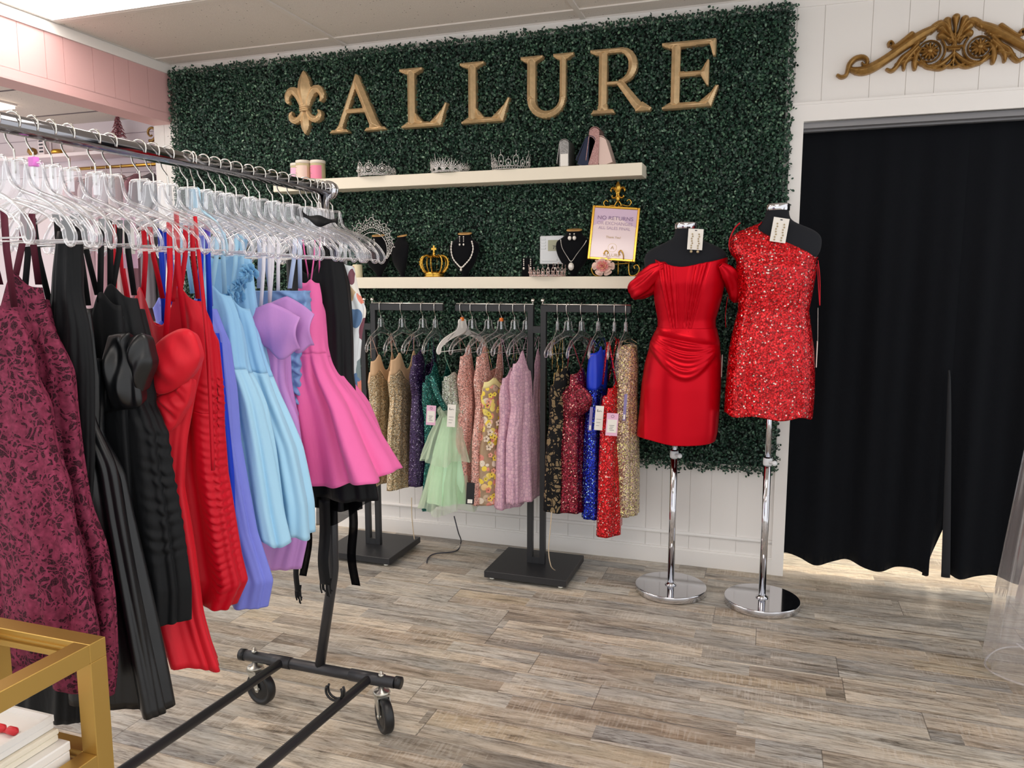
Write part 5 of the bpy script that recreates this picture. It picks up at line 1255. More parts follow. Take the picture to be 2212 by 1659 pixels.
MULT = sequin('rose and gold sequins', 'b38c7c', 'd6bea6', 'fff0a0', 235, .22, .2, 1.1, .35)
MINTT = sheer('mint tulle', 'dbe8d2', .38); MINT = fabric('mint lining', 'c2e8c4', .7)
PNK = plain('pale pink strap', 'e0b09c', .6)
vn = vneck(.05, .035, .05)
tg1 = tdress(822, 'champagne gold sequin dress with nude cups, leftmost on the wall racks', GOLDS, rowset(.955, .37, .12, .10, .13, .14), cup=(NUDE, .12), top=vn, seed=31, smat=PNK, amp=.008, nf=5)
tg2 = tdress(868, 'champagne gold sequin dress with lace-up side, beside the purple one', GOLDS, rowset(.965, .36, .12, .10, .13, .14), cup=(NUDE, .12), top=vn, seed=32, smat=PNK, amp=.008, nf=5, yaw=1.5)
tdress(913, 'dark purple sequin dress with a deep v neck', PURS, rowset(.99, .385, .13, .10, .12, .13), top=vneck(.09, .03, .05), seed=33, amp=.008, nf=5)
tt_ = tdress(940, 'emerald teal sequin dress with a low cowl, below its pink tag', TEALS, [(.90, 0, .12, .03), (.80, .02, .14, .04), (.72, .0, .10, .035), (.5, 0, .09, .03), (.35, -.02, .10, .03), (.275, -.03, .10, .028)], top=vneck(.02, .06, .03), seed=34, amp=.010, nf=5, straps=.06)
p_ = (0, 0, 0); m = MB()
m.tube(spl([(-.13, -.04, .90), (-.15, -.075, .82), (-.10, -.10, .735), (-.02, -.09, .705), (.06, -.07, .76), (.10, -.05, .86)], 8), .014, 10); m.build('cowl', TEALS, tt_)
# mint tulle dress
tm = thing('party_dress', 'mint green tulle dress with tiered skirt and a beaded bodice', 'dress', (at(990, 655, y=YR)[0], YR-.02, 0), 'short party dresses on the black racks', local=True)
cloth([(.90, 0, .10, .03), (.80, 0, .09, .035), (.72, 0, .08, .04)], top=vneck(.01, .02, .02), seed=35, amp=.005).build('bodice', sequin('mint beading', 'a9b8a0', 'd6dccb', 'ffffff', 260, .15, .25, .9, .3), tm)
cloth([(.73, 0, .08, .04), (.55, 0, .14, .08), (.36, 0, .17, .10), (.33, 0, .175, .105)], seed=36, amp=.010, nf=8).build('skirt', MINT, tm)
for k, (z0, z1, a, b) in enumerate([(.74, .52, .085, .19), (.56, .30, .13, .21)]):
    cloth([(z0, 0, a, .05+.03*k), ((z0+z1)/2, 0, (a+b)/2+.01, .09), (z1, 0, b, .125)], seed=37+k, amp=.020, nf=11, hem=lambda q: .012*math.sin(5*q)).build('tulle_tier', MINTT, tm)
cloth([(.775, 0, .07, .04), (.745, 0, .11, .065), (.715, 0, .09, .05)], seed=41, amp=.016, nf=12, nz=14).build('ruffle', MINTT, tm)
for s in (-1, 1): strap(tm, [(s*.10, 0, 1.07), (s*.085, .0, .98), (s*.065, -.02, .91)], .006, MINT, (.7, .7, 0))
tm.rotation_euler = (0, 0, 1.3)
tdress(1020, 'salmon beaded dress with a thin v neck, nearer the mint tulle one', SALM, rowset(.99, .33, .11, .09, .12, .13), top=vneck(.10, .06, .06), seed=42, amp=.009, nf=6, yaw=1.35)
tdress(1055, 'second salmon beaded dress, left of the flower dress', SALM, rowset(.99, .325, .11, .09, .12, .13), top=vneck(.10, .06, .06), seed=43, amp=.009, nf=6, yaw=1.35)
tfl = tdress(1083, 'nude dress covered in coral, cream and yellow flowers', FLW, rowset(.88, .325, .12, .10, .13, .135), top=vneck(.02, .02, .02), seed=44, amp=.006, nf=4, yaw=1.1, cup=(plain('pale yellow lining', 'e9dc9a', .5), .05))
# raised flowers
def bloom(parent, c, R, mat, nrm):
    m = MB(); n = Vector(nrm).normalized(); a = n.orthogonal().normalized(); b = n.cross(a); cc = Vector(c)+n*.004; v = []; f = []
    for k in range(5):
        an = 2*math.pi*k/5; o = len(v)
        v.append(cc+n*.001)
        for j in range(7):
            q = an+(j/6-.5)*1.15; rr_ = R*(.55+.45*math.cos((j/6-.5)*2.2)); v.append(cc+(a*math.cos(q)+b*math.sin(q))*rr_*1.0+n*.004)
        f += [(o, o+j, o+j+1) for j in range(1, 7)]
    m.add(v, f); o = m.build('flower', mat, parent)
    m = MB(); m.ball(tuple(cc+n*.003), R*.2, 5); m.build('flower_centre', plain('flower stamen', '4a3420', .6), o)
fr = random.Random(9); fm = [plain('petal yellow', 'f2dc50', .6), plain('petal coral', 'ea8f7c', .6), plain('petal cream', 'ecdcc4', .6), plain('petal peach', 'efab94', .6)]
for k in range(96):
    z = fr.uniform(.35, .84); u = fr.uniform(-.125, .125); front = -(.034+.006)*math.sqrt(max(0, 1-(u/.14)**2))-.004
    bloom(tfl, (u, front, z), fr.uniform(.010, .017), fm[k % 4] if fr.random() < .8 else fm[0], (u*3, -1, 0))
tdress(1112, 'mauve scalloped lace dress with thin straps, right of the flower dress', MAUV, rowset(.90, .315, .11, .10, .12, .13), top=vneck(.05, .05, .03), seed=45, amp=.009, nf=6, yaw=1.3)
tdress(1137, 'mauve scalloped lace dress at the right end of its arm, by the post', MAUV, rowset(.965, .345, .12, .10, .13, .13), top=vneck(.04, .06, .03), seed=46, amp=.009, nf=6, yaw=1.3)
tdress(1205, 'bright gold sequin dress, slim, beside the black patterned one', GOLD2, rowset(.93, .37, .09, .08, .10, .09, .02), top=vn, seed=47, amp=.006, nf=5, yaw=1.65)
tdress(1228, 'black scroll-patterned sequin dress over nude cloth', BPAT, rowset(.93, .325, .11, .10, .12, .135, .05), top=vn, seed=48, amp=.008, nf=5, yaw=1.2)
tbs = tdress(1257, 'burgundy sequin dress with a puffed cup, on the right arm', BURS, rowset(.93, .33, .12, .11, .13, .13, .05), top=vneck(.05, .03, .06), seed=49, amp=.010, nf=5, yaw=1.35, smat=fabric('dark red lining', '74182a', .6), sw=.014)
puff(tbs, 'puffed_cup', BURS, (-.10, -.03, .82), .045, .075, .045, .3, 3); puff(tbs, 'puffed_cup', BURS, (.06, -.055, .80), .05, .05, .03, .2, 6)
tdress(1293, 'cobalt blue sequin dress with a plain blue inner panel', BLUS, rowset(1.02, .305, .10, .10, .11, .11, .035), top=vneck(.02, .03, .0), seed=50, amp=.007, nf=5, cup=(plain('cobalt satin', '1238c8', .4, 0, .5, .3, 12), .22), sz=1.075)
trd = tdress(1328, 'scarlet sequin dress, the one reaching lowest on the right arm', REDS, rowset(.88, .25, .11, .10, .12, .13, .04), top=vneck(.03, .03, .03), seed=51, amp=.007, nf=4, sw=.014, yo=-.03)
tdress(1356, 'rose and gold sequin dress at the right end of the arm', MULT, rowset(1.05, .325, .07, .10, .10, .09, .05), top=vneck(.02, .0, .0), seed=52, amp=.008, nf=5, yaw=1.6, smat=NUDE)
hk = [(822, 'holding the leftmost gold dress', 'clear', .1), (868, 'holding the gold lace-up dress', 'clear', .0), (913, 'holding the purple dress', 'clear', -.1), (940, 'holding the teal dress', 'clear', .1),
      (998, 'holding the mint tulle dress', 'white', -.25), (1020, 'holding the nearer salmon dress', 'clear', -.2), (1055, 'holding the second salmon dress', 'clear', -.2), (1083, 'with orange marker holding the flower dress', 'clear', -.25),
      (1112, 'holding the mauve dress by the flower dress', 'clear', -.25), (1137, 'holding the mauve dress by the post', 'clear', -.15), (1205, 'holding the bright gold dress', 'clear', .1), (1228, 'holding the black patterned dress', 'clear', -.3),
      (1257, 'holding the burgundy sequin dress', 'clear', -.1), (1293, 'holding the cobalt blue dress', 'clear', 0.), (1328, 'holding the scarlet dress', 'clear', .05), (1353, 'holding the rose and gold dress', 'clear', .0)]
ORG_M = plain('orange size marker', 'e87a2a', .4)
for px, l, kd, dy in hk:
    x = at(px, 655, y=YR)[0]
    hanger((x, YR, 1.2275), math.pi/2+dy, ('white' if kd == 'white' else 'clear')+' plastic hanger on the black rack '+l, kd, 1, 'hangers on the black display racks', ORG_M if px in (998, 1083) else None)
# swing tickets
def ticket(px, py, y, w, h, mat, lb, kind, yaw=.3):
    p = at(px, py, y=y); t = thing('price_tag', lb, 'tag', tuple(p), 'swing tags on the wall rack dresses', local=True)
    m = MB(); m.box((-w/2, -.0006, -h/2), (w/2, .0006, h/2)); m.build('card', mat, t)
    if kind == 'pink':
        m = MB(); m.box((-w*.40, -.0014, -h*.36), (w*.40, -.0006, h*.22)); m.build('sticker', PAPER, t)
        m = MB()
        for k in range(4): m.box((-w*.22+.002*(k % 2), -.0018, -h*(.05+.07*k)), (w*.2-.003*(k % 3), -.0014, -h*(.05+.07*k)+.0016))
        m.tube([(w*.12*math.cos(a), -.0012, h*.36+w*.12*math.sin(a)) for a in np.linspace(0, 6.28, 14)], .0006, 4); m.build('print', INK, t)
    elif kind == 'cream':
        m = MB(); m.tube(spl([(-w*.28, -.001, h*.26), (-w*.22, -.001, h*.36), (-w*.2, -.001, h*.25), (-w*.05, -.001, h*.29), (0, -.001, h*.26), (w*.1, -.001, h*.30), (w*.28, -.001, h*.26)], 4), .0007, 4)
        for k in range(3): m.box((-w*.3, -.0012, -h*.06-h*.13*k), (w*.3-.004*k, -.0006, -h*.06-h*.13*k+.0012))
        m.build('print', INK, t)
    else:
        m = MB(); m.box((-w*.3, -.0014, -h*.45), (w*.3, -.0006, -h*.27)); m.build('sticker', PAPER, t)
    m = MB(); m.tube([(0, 0, h/2-.004), (.003, 0, h/2+.05)], .0006, 4); m.build('string', INK, t)
    t.rotation_euler = (0, .06, yaw); return t
ticket(789, 886, -.478, .026, .095, TAGB, 'black swing tag on the leftmost gold dress', 'black')
ticket(833, 993, -.485, .03, .10, TAGB, 'black swing tag on the gold lace-up dress', 'black')
ticket(931, 897, -.50, .042, .088, PINKP, 'pink swing tag on the teal dress', 'pink')
ticket(975, 898, -.50, .036, .100, PAPER, 'cream swing tag on the mint tulle dress', 'cream')
ticket(1016, 1066, -.50, .036, .098, TAGB, 'black swing tag low on the salmon dress', 'black')
ticket(1294, 903, -.478, .034, .102, PAPER, 'cream swing tag on the cobalt blue dress', 'cream')
ticket(1322, 917, -.492, .048, .094, PINKP, 'pink swing tag on the scarlet dress', 'pink')
t = ticket(1276, 905, -.47, .012, .10, plain('violet card', '8a7fb0', .6), 'narrow violet tag edge-on beside the burgundy dress', 'black')
t = ticket(1350, 880, -.45, .012, .11, MC['violet card'], 'narrow violet tag hanging on the rose and gold dress', 'black')
def cord(name, pts, r, m_, lb, cat):
    m = MB(); m.tube(spl(pts, 8), r, 6); return tag(m.build(name, m_), lb, cat)
cord('cord', [tuple(at(981, 1115, y=-.34)), tuple(at(990, 1150, y=-.34)), tuple(at(996, 1170, z=.01)), tuple(at(985, 1190, z=.004)), tuple(at(940, 1196, z=.004)), tuple(at(925, 1205, z=.004)), tuple(at(922, 1216, z=.004))], .0028, INK, 'dark cord trailing on the floor under the mint dress', 'cord')
cord('ribbon_tie', [tuple(at(889, 1075, y=-.45)), tuple(at(890, 1120, y=-.45)), tuple(at(895, 1165, y=-.43))], .0022, RIBBON, 'thin beige tie hanging below the gold dress onto the left base plate', 'ribbon')
cord('ribbon_tie', [tuple(at(1192, 1105, y=-.46)), tuple(at(1188, 1150, y=-.46)), tuple(at(1185, 1190, y=-.46)), tuple(at(1190, 1222, y=-.46)), tuple(at(1199, 1232, z=.05))], .0022, RIBBON, 'thin beige tie hanging onto the middle base plate', 'ribbon')

# ------------------------------------------------------------------ dress forms
def ell(rows, t0, t1, nu=96, nz=64, fn=None, grow=0.):
    "body-like tube. rows: (z, centre x, half width, half depth, centre y), used between heights t0 and t1"
    rows = sorted(rows); z = [r[0] for r in rows]; Z = np.linspace(t0, t1, nz+1)
    P_ = [smooth1(np.interp(Z, z, [r[k] for r in rows]), 3) for k in (1, 2, 3, 4)]
    v = []
    for j in range(nz+1):
        for i in range(nu):
            a = 2*math.pi*i/nu; c, s = math.cos(a), math.sin(a)
            x = P_[0][j]+(P_[1][j]+grow)*(abs(c)**.92)*(1 if c > 0 else -1); y = P_[3][j]+(P_[2][j]+grow)*(abs(s)**.92)*(1 if s > 0 else -1)
            p = (x, y, Z[j])
            if fn: p = fn(a, (Z[j]-t0)/(t1-t0), p)
            v.append(p)
    f = [(j*nu+i, j*nu+(i+1) % nu, (j+1)*nu+(i+1) % nu, (j+1)*nu+i) for j in range(nz) for i in range(nu)]
    return v, f
def form(x, y, ztop, lb, k=1.0, sh=.165, yaw=0., xs=0.):
    t = thing('dress_form', lb, 'mannequin', (x, y, 0), 'black dress forms on chrome stands', local=True)
    Z = lambda h: ztop-h
    rows = [(Z(.70), 0, .128, .085, 0), (Z(.64), 0, .132, .088, .0), (Z(.54), 0, .112, .078, .0), (Z(.42), 0, .090, .066, .0),
            (Z(.33), 0, .104, .076, -.004), (Z(.255), 0, .116, .086, -.010), (Z(.205), 0, .128, .088, -.008), (Z(.165), 0, .160, .086, -.004), (Z(.13), 0, .166, .078, .004), (Z(.10), 0, .163, .068, .008),
            (Z(.078), 0, .140, .060, .01), (Z(.062), 0, .105, .056, .012), (Z(.050), 0, .070, .052, .012), (Z(.036), 0, .050, .048, .01), (Z(.016), 0, .043, .044, .008), (Z(.0), 0, .043, .044, .008)]
    rows = [(a, b+xs, c*k, d*k, e) for a, b, c, d, e in rows]
    v, f = ell(rows, Z(.70), Z(0), nz=96); m = MB(); n = 96; m.add(v, f); m.add(v[:n], [tuple(range(n))[::-1]]); m.add(v[-n:], [tuple(range(n))]); m.build('torso', MANN, t)
    m = MB(); m.lathe([(.044, -.002), (.0455, 0), (.0455, .022), (.043, .025), (.001, .027)], (xs, .008, ztop), 32); m.build('neck_cap', CHROME, t)
    m = MB(); m.cyl((0, 0, .02), (0, 0, .62), .0145); m.build('pole', CHROME, t)
    m = MB(); m.cyl((0, 0, .60), (xs*.5, 0, Z(.69)), .0115); m.build('inner_pole', CHROME, t)
    m = MB(); m.lathe([(.0165, .585), (.018, .59), (.018, .61), (.0165, .615)], (0, 0, 0), 20)
    m.tube([(.008, -.014, .60), (.022, -.03, .602)], .006, 8); m.ball((.026, -.036, .602), .011, 8); m.build('clamp_knob', plain('white plastic', 'e6e4e0', .4), t)
    m = MB(); m.lathe([(.142, 0), (.148, .003), (.150, .006), (.150, .026), (.1485, .0295), (.147, .030)], (0, 0, 0), 96, cap=False); m.lathe([(.147, .030), (.001, .0301)], (0, 0, 0), 96, cap=False); m.build('base', CHROME, t)
    m = MB(); m.lathe([(.025, .030), (.025, .034), (.017, .037), (.0155, .042)], (0, 0, 0), 28); m.build('flange', CHROME, t)
    t.rotation_euler = (0, 0, yaw); return t, rows
FX1, FY1, FX2, FY2 = -.365, -.348, .008, -.368
f1, R1_ = form(FX1, FY1, 1.530, 'black dress form wearing the red satin dress', 1.0, xs=.022)
f2, R2_ = form(FX2, FY2, 1.590, 'black dress form wearing the red sequin dress, by the doorway', 1.0, xs=-.004)
SATIN = plain('scarlet satin', 'c8031c', .33, .55, .2, .25, 6., (1, 1, .5))
def rpx(py, L, Rr, y, fx, d):
    a, b = at(L, py, y=y), at(Rr, py, y=y); return (a[2], (a[0]+b[0])/2-fx, (b[0]-a[0])/2, d, 0)
# red satin dress: outline read from the photo at the form's own distance
t = thing('cocktail_dress', 'red satin off-shoulder corset dress with draped skirt on the left form', 'dress', (FX1, FY1, 0), 'red dresses on the forms', local=True)
s1 = [rpx(575, 1412, 1572, FY1, FX1, .118), rpx(610, 1411, 1567, FY1, FX1, .122), rpx(650, 1414, 1558, FY1, FX1, .112), rpx(690, 1421, 1546, FY1, FX1, .096), rpx(708, 1421, 1547, FY1, FX1, .094), rpx(735, 1409, 1554, FY1, FX1, .108),
      rpx(780, 1396, 1557, FY1, FX1, .118), rpx(830, 1388, 1556, FY1, FX1, .122), rpx(880, 1384, 1553, FY1, FX1, .122), rpx(925, 1379, 1549, FY1, FX1, .122), rpx(943, 1378, 1545, FY1, FX1, .122)]
zT, zW, zH = s1[0][0]+.012, s1[4][0], s1[-1][0]
def bod(a, v, p):
    x, y, z = p; c, s = math.cos(a), math.sin(a)
    if s < 0:
        u = (x-.02)/.15; conv = .35+.65*v          # seams run together towards the waist
        for q in (-.62, -.44, -.26, .26, .44, .62):
            d = (u/conv-q); y -= .0060*math.exp(-(d/.030)**2)-.0055*math.exp(-((d-.085)/.045)**2)
        y -= .010*math.exp(-((v-.72)/.2)**2)*math.exp(-((abs(u)-.45)/.25)**2)
    z += v**6*(-.018*math.exp(-((x-.02)/.07)**2)*(s < 0)+.02*abs(c)**3-(.03 if s > 0 else 0))
    return (x, y, z)
m = MB(); v, f = ell(s1, zW-.01, zT, fn=bod, nu=200, nz=60); m.add(v, f); m.build('bodice', SATIN, t, solid=.002)
def skf(a, v, p):
    x, y, z = p; c, s = math.cos(a), math.sin(a); u = (x-.01)/.15
    if s < .25:
        # gathers sweep down from the left waist and rise to the right hip
        w_ = min(1, max(0, (u+1)/2))
        for k in range(7):
            line = (.975-.016*k)*(1-w_)+(.86-.014*k)*w_-(.015+.036*k)*math.sin(math.pi*w_**1.35)
            a_ = (.013, .016, .012, .017, .013, .015, .013)[k]*(.35+.65*math.sin(math.pi*w_)**.6); wd_ = (.016, .024, .015, .026, .018, .024, .020)[k]
            y -= a_*math.exp(-((v-line)/wd_)**2)
            y -= .3*a_*math.exp(-((v-line-.02)/.02)**2)
        y -= .004*math.exp(-((u+.8+.2*v)/.06)**2)*(1-v)
    y += .003*math.sin(a*5+v*3)*(1-v); z += (1-v)**5*(.006*math.sin(a*2)+.012*abs(c)-.004)
    return (x, y, z)
m = MB(); v, f = ell(s1, zH, zW+.004, fn=skf, nu=200, nz=150, grow=.003); m.add(v, f); m.build('skirt', SATIN, t, solid=.002)
def sleeve(pts, rad, seed):
    m = MB(); P_ = spl(pts, 6); n = len(P_); N = 40; v = []; f = []
    for i, p in enumerate(P_):
        k = i/(n-1); R = np.interp(k, np.linspace(0, 1, len(rad)), rad)
        a0 = P_[max(i-1, 0)]; a1 = P_[min(i+1, n-1)]; T = (Vector(a1)-Vector(a0)).normalized(); U = T.cross(Vector((0, 1, 0))).normalized(); Wv = T.cross(U)
        for j in range(N):
            a = 2*math.pi*j/N; r = R*(1+.13*math.sin(4*a+3*k+seed)+.07*math.sin(9*a-5*k+seed))
            v.append(Vector(p)+U*r*math.cos(a)*1.25+Wv*r*math.sin(a)*.9)
    for i in range(n-1):
        for j in range(N): f.append((i*N+j, i*N+(j+1) % N, (i+1)*N+(j+1) % N, (i+1)*N+j))
    m.add(v, f); return m.build('sleeve', SATIN, t, solid=.002)
def wl(px, py, dy=0.): q = at(px, py, y=FY1+dy); return (q[0]-FX1, dy, q[2])
sleeve([wl(1440, 572, -.085), wl(1420, 588, -.06), wl(1396, 612, -.02), wl(1378, 626, .0), wl(1368, 634, .02)], [.010, .030, .038, .034, .024], 1)
sleeve([wl(1556, 572, -.085), wl(1572, 588, -.06), wl(1587, 612, -.02), wl(1592, 634, .0), wl(1590, 648, .02)], [.008, .024, .030, .028, .020], 4)
for L_ in ([wl(1572, 640, .02), wl(1567, 680, .03), wl(1568, 708, .03)],): m = MB(); m.tube(spl(L_, 4), .0014, 5); m.build('loose_thread', SATIN, t)
q = wl(1561, 790, .02); m = MB(); m.box((q[0]-.003, q[1]-.02, q[2]-.045), (q[0]-.001, q[1]+.02, q[2]+.045)); m.build('price_tag', PAPER, t)
# red sequin dress
SEQR = sequin('red sequins all over', 'b0050e', 'ee121f', 'ffd8cc', 185, .03, .26, .8, .5)
t = thing('cocktail_dress', 'red sequin one-shoulder short dress on the right form', 'dress', (FX2, FY2, 0), 'red dresses on the forms', local=True)
s2 = [rpx(480, 1594, 1690, FY2, FX2, .085), rpx(515, 1592, 1730, FY2, FX2, .092), rpx(550, 1590, 1768, FY2, FX2, .112), rpx(575, 1588, 1766, FY2, FX2, .122), rpx(620, 1594, 1758, FY2, FX2, .112), rpx(670, 1594, 1748, FY2, FX2, .096), rpx(700, 1586, 1752, FY2, FX2, .104),
      rpx(750, 1575, 1759, FY2, FX2, .118), rpx(800, 1570, 1761, FY2, FX2, .122), rpx(850, 1566, 1760, FY2, FX2, .122), rpx(890, 1564, 1756, FY2, FX2, .124)]
zl, zr = at(1610, 480, y=FY2)[2], at(1765, 556, y=FY2)[2]
# neckline cut on the slant: each column of the cloth ends at its own height on the body
body = sorted([(r[0], r[1], r[2]+.008, r[3]+.009, r[4]) for r in R2_])
zz = [r[0] for r in body]; zh = s2[-1][0]; out = sorted(s2); oz = [r[0] for r in out]
v = []; nu, nz = 180, 130
lft = at(1610, 480, y=FY2)[0]-FX2; rgt = at(1762, 555, y=FY2)[0]-FX2
for j in range(nz+1):
    for i in range(nu):
        a = 2*math.pi*i/nu; c, s = math.cos(a), math.sin(a)
        k = (c+1)/2; ze = zl+(zr-zl)*min(1, max(0, (k-.10)/.84))**.95
        if k < .10: ze = zl-.02*(1-k/.10)-.03*(1-k/.10)
        z = zh+(ze-zh)*j/nz
        hb, db, yb = (np.interp(z, zz, [r[q] for r in body]) for q in (2, 3, 4)); cb = np.interp(z, zz, [r[1] for r in body])
        ho, do = np.interp(z, oz, [r[2] for r in out]), np.interp(z, oz, [r[3] for r in out]); co = np.interp(z, oz, [r[1] for r in out])
        w_ = min(1, max(0, (z-(zr-.04))/.05)); hw, dd, cc, yy = ho*(1-w_)+hb*w_, do*(1-w_)+db*w_, co*(1-w_)+cb*w_, yb*w_
        x = cc+hw*(abs(c)**.92)*(1 if c > 0 else -1); y = yy+dd*(abs(s)**.92)*(1 if s > 0 else -1)
        if j < 8: z += (1-j/8)*.006*math.sin(a*6)
        v.append((x, y, z))
f = [(j*nu+i, j*nu+(i+1) % nu, (j+1)*nu+(i+1) % nu, (j+1)*nu+i) for j in range(nz) for i in range(nu)]
m = MB(); m.add(v, f); m.build('gown', SEQR, t, solid=.003)
def w2(px, py, dy=0.): q = at(px, py, y=FY2+dy); return (q[0]-FX2, dy, q[2])
m = MB(); m.tube(spl([w2(1598, 482, -.03), w2(1586, 495, .0), w2(1576, 520, .01), w2(1577, 540, .01), w2(1588, 556, .0)], 6), .003, 7); m.build('shoulder_cord', REDM, t)
m = MB(); m.tube(spl([w2(1767, 562, .0), w2(1771, 600, .01), w2(1771, 660, .01), w2(1768, 620, .02), w2(1766, 570, .02)], 5), .0016, 5); m.build('hanger_loop', REDM, t)
q = w2(1765, 765, .02); m = MB(); m.box((q[0]-.003, q[1]-.02, q[2]-.05), (q[0], q[1]+.02, q[2]+.05)); m.tube([(q[0], q[1], q[2]+.05), w2(1767, 665, .02)], .0008, 4); m.build('price_tag', PAPER, t)
# jewellery cards on the forms
def jcard(px, py, y, w, h, ang, lb, drops):
    p = at(px, py, y=y); t = thing('earring_card', lb, 'earring card', tuple(p), None, local=True)
    m = MB(); m.box((-w/2, -.0008, -h/2), (w/2, .0008, h/2)); m.build('card', PAPER, t)
    m = MB(); m.tube([(-.004, -.0014, h*.42), (.004, -.0014, h*.42)], .002, 5); m.build('slot', INK, t)
    for s in (-1, 1):
        m = MB()
        for k in range(7): m.ball((s*w*.22+.002*math.sin(k*2), -.004, h*.24-k*h*.11), .0034, 4)
        if drops: m.tube([(s*w*.22, -.004, -h*.5), (s*w*.22, -.004, -h*.56)], .0008, 4); m.ball((s*w*.22, -.004, -h*.60), .006, 6)
        m.build('earring', PLT if s < 0 else PLT, t)
    t.rotation_euler = (-.12, ang, .2); return t
PLT = plain('antique silver gilt', 'b9a988', .35, .6)
jcard(1502, 517, FY1-.085, .058, .082, .06, 'white earring card on the chest of the left form', True)
jcard(1684, 497, FY2-.082, .058, .092, .16, 'cream earring card on the chest of the right form', False)

# ------------------------------------------------------------------ clear garment bag at the right edge
BAG = clearplastic('clear garment bag film', 'f2ecee', .16, .12)
TULLE = sheer('ivory tulle', 'd9cfcb', .35)
bx, by = 1.08, -.86
t = thing('garment_bag', 'clear plastic garment bag over a pale dress at the right edge', 'garment bag', (bx, by, 0), local=True)
cloth([(1.62, 0, .06, .03), (1.50, 0, .20, .06), (1.2, 0, .26, .10), (.82, 0, .315, .14), (.50, 0, .345, .17), (.30, 0, .365, .18), (.10, 0, .385, .19)], seed=71, amp=.012, nf=7, fold0=.4).build('film', BAG, t)
m = MB(); m.tube([(.385*math.cos(a)+.012*math.sin(5*a), .19*math.sin(a), .10+.006*math.sin(3*a)) for a in np.linspace(0, 6.28, 60)], .0035, 5); m.build('hem_weld', BAG, t)
m = MB(); m.tube(spl([(-.34, -.13, .23), (-.27, -.16, .19), (-.2, -.18, .19), (-.1, -.185, .17)], 6), .003, 5); m.build('crease', BAG, t)
t = thing('gown', 'pale ivory gown inside the clear garment bag', 'dress', (bx, by, 0), local=True)
cloth([(1.48, 0, .12, .04), (1.2, 0, .15, .06), (.95, 0, .19, .08), (.6, 0, .26, .12), (.30, 0, .30, .14)], seed=72, amp=.014, nf=9, fold0=.5).build('gown_layer', TULLE, t)
cloth([(1.48, 0, .10, .03), (1.2, 0, .12, .05), (.7, 0, .17, .08), (.36, 0, .20, .10)], seed=73, amp=.010, nf=7).build('lining', fabric('ivory satin', 'd8ccc6', .5), t)
hanger((bx, by, 1.70), 0, 'clear plastic hanger inside the garment bag at the right edge', 'clear')
t = thing('wall_hook_rail', 'chrome rail carrying the garment bag beyond the right edge', 'clothes rail', (1.4, by, 0))
m = MB(); m.tube([(1.0, by, 1.683), (1.9, by, 1.683)], .013, 12); m.build('rail', CHROME, t)
for x in (1.88,): m = MB(); m.tube([(x, by, 0.02), (x, by, 1.683)], .014, 12); m.build('post', CHROME, t)
m = MB(); m.bbox((1.70, by-.25, 0), (2.05, by+.25, .02), .002); m.build('base', BLACKM, t)

# ------------------------------------------------------------------ gold display stand at the lower left
t = thing('display_stand', 'gold square-tube open display stand in the lower left corner', 'display stand', (-1.07, -2.9, 0))
gx0, gx1, gy0, gy1, gr = -1.185, -.952, -3.12, -2.70, .030
zt_ = .765
for x in (gx0, gx1-gr):
    for y in (gy0, gy1-gr): m = MB(); m.bbox((x, y, 0), (x+gr, y+gr, zt_-gr), .001); m.build('leg', GOLDT, t)
for z in (zt_-gr, zt_-gr-.178, .12):
    for y in (gy0, gy1-gr): m = MB(); e_ = 0 if z > .7 else gr; m.bbox((gx0+e_, y, z), (gx1-e_, y+gr, z+gr), .001); m.build('cross_rail', GOLDT, t)
    for x in (gx0, gx1-gr): m = MB(); m.bbox((x, gy0+gr, z), (x+gr, gy1-gr, z+gr), .001); m.build('side_rail', GOLDT, t)
    m = MB(); m.box((gx0+gr, gy1-gr-.006, z+.010), (gx1-gr, gy1-gr, z+.014)); m.box((gx0+gr, gy1-gr-.003, z+.018), (gx1-gr, gy1-gr, z+.021)); m.build('rebate', GOLDT, t)
ob = [o for o in t.children if o.name.startswith(('leg', 'cross', 'side', 'reb'))]
m = MB(); m.box((gx0+.025, gy0+.02, zt_-gr-.178+gr*.6), (gx1-.025, gy1-.025, zt_-gr-.178+gr*.6+.004)); m.build('glass_shelf', CLEARW, t)
zsh = zt_-gr-.178+gr*.6+.004
for k, (x1, y1, z0, h, lb) in enumerate([(-.988, -2.745, 0, .034, 'white lidded box at the bottom of the stack on the gold stand'), (-1.003, -2.75, .034, .020, 'cream shallow box in the middle of the stack on the gold stand'), (-1.008, -2.752, .054, .022, 'white tray with a red item on top of the stack on the gold stand')]):
    t = thing('jewellery_box', lb, 'box', (x1-.07, y1-.07, zsh+z0), 'boxes stacked on the gold stand')
    mt_ = plain('box white', 'efedea', .5) if k != 1 else plain('box cream', 'ece4d2', .5)
    m = MB(); m.bbox((x1-.15, y1-.2, zsh+z0+.0002), (x1, y1, zsh+z0+h*.55), .002); m.build('base', mt_, t)
    if k < 2: m = MB(); m.bbox((x1-.151, y1-.201, zsh+z0+h*.55), (x1+.001, y1+.001, zsh+z0+h-.0003), .002); m.build('lid', mt_, t)
    else:
        m = MB()
        for q in (((x1-.15, y1-.2, zsh+z0+h*.55), (x1, y1-.196, zsh+z0+h)), ((x1-.15, y1-.004, zsh+z0+h*.55), (x1, y1, zsh+z0+h)), ((x1-.15, y1-.196, zsh+z0+h*.55), (x1-.146, y1-.004, zsh+z0+h)), ((x1-.004, y1-.196, zsh+z0+h*.55), (x1, y1-.004, zsh+z0+h))): m.box(*q)
        m.build('rim', mt_, t)
t = thing('hair_clip', 'small red bow clip lying in the white tray', 'accessory', (-1.045, -2.80, zsh+.067))
m = MB()
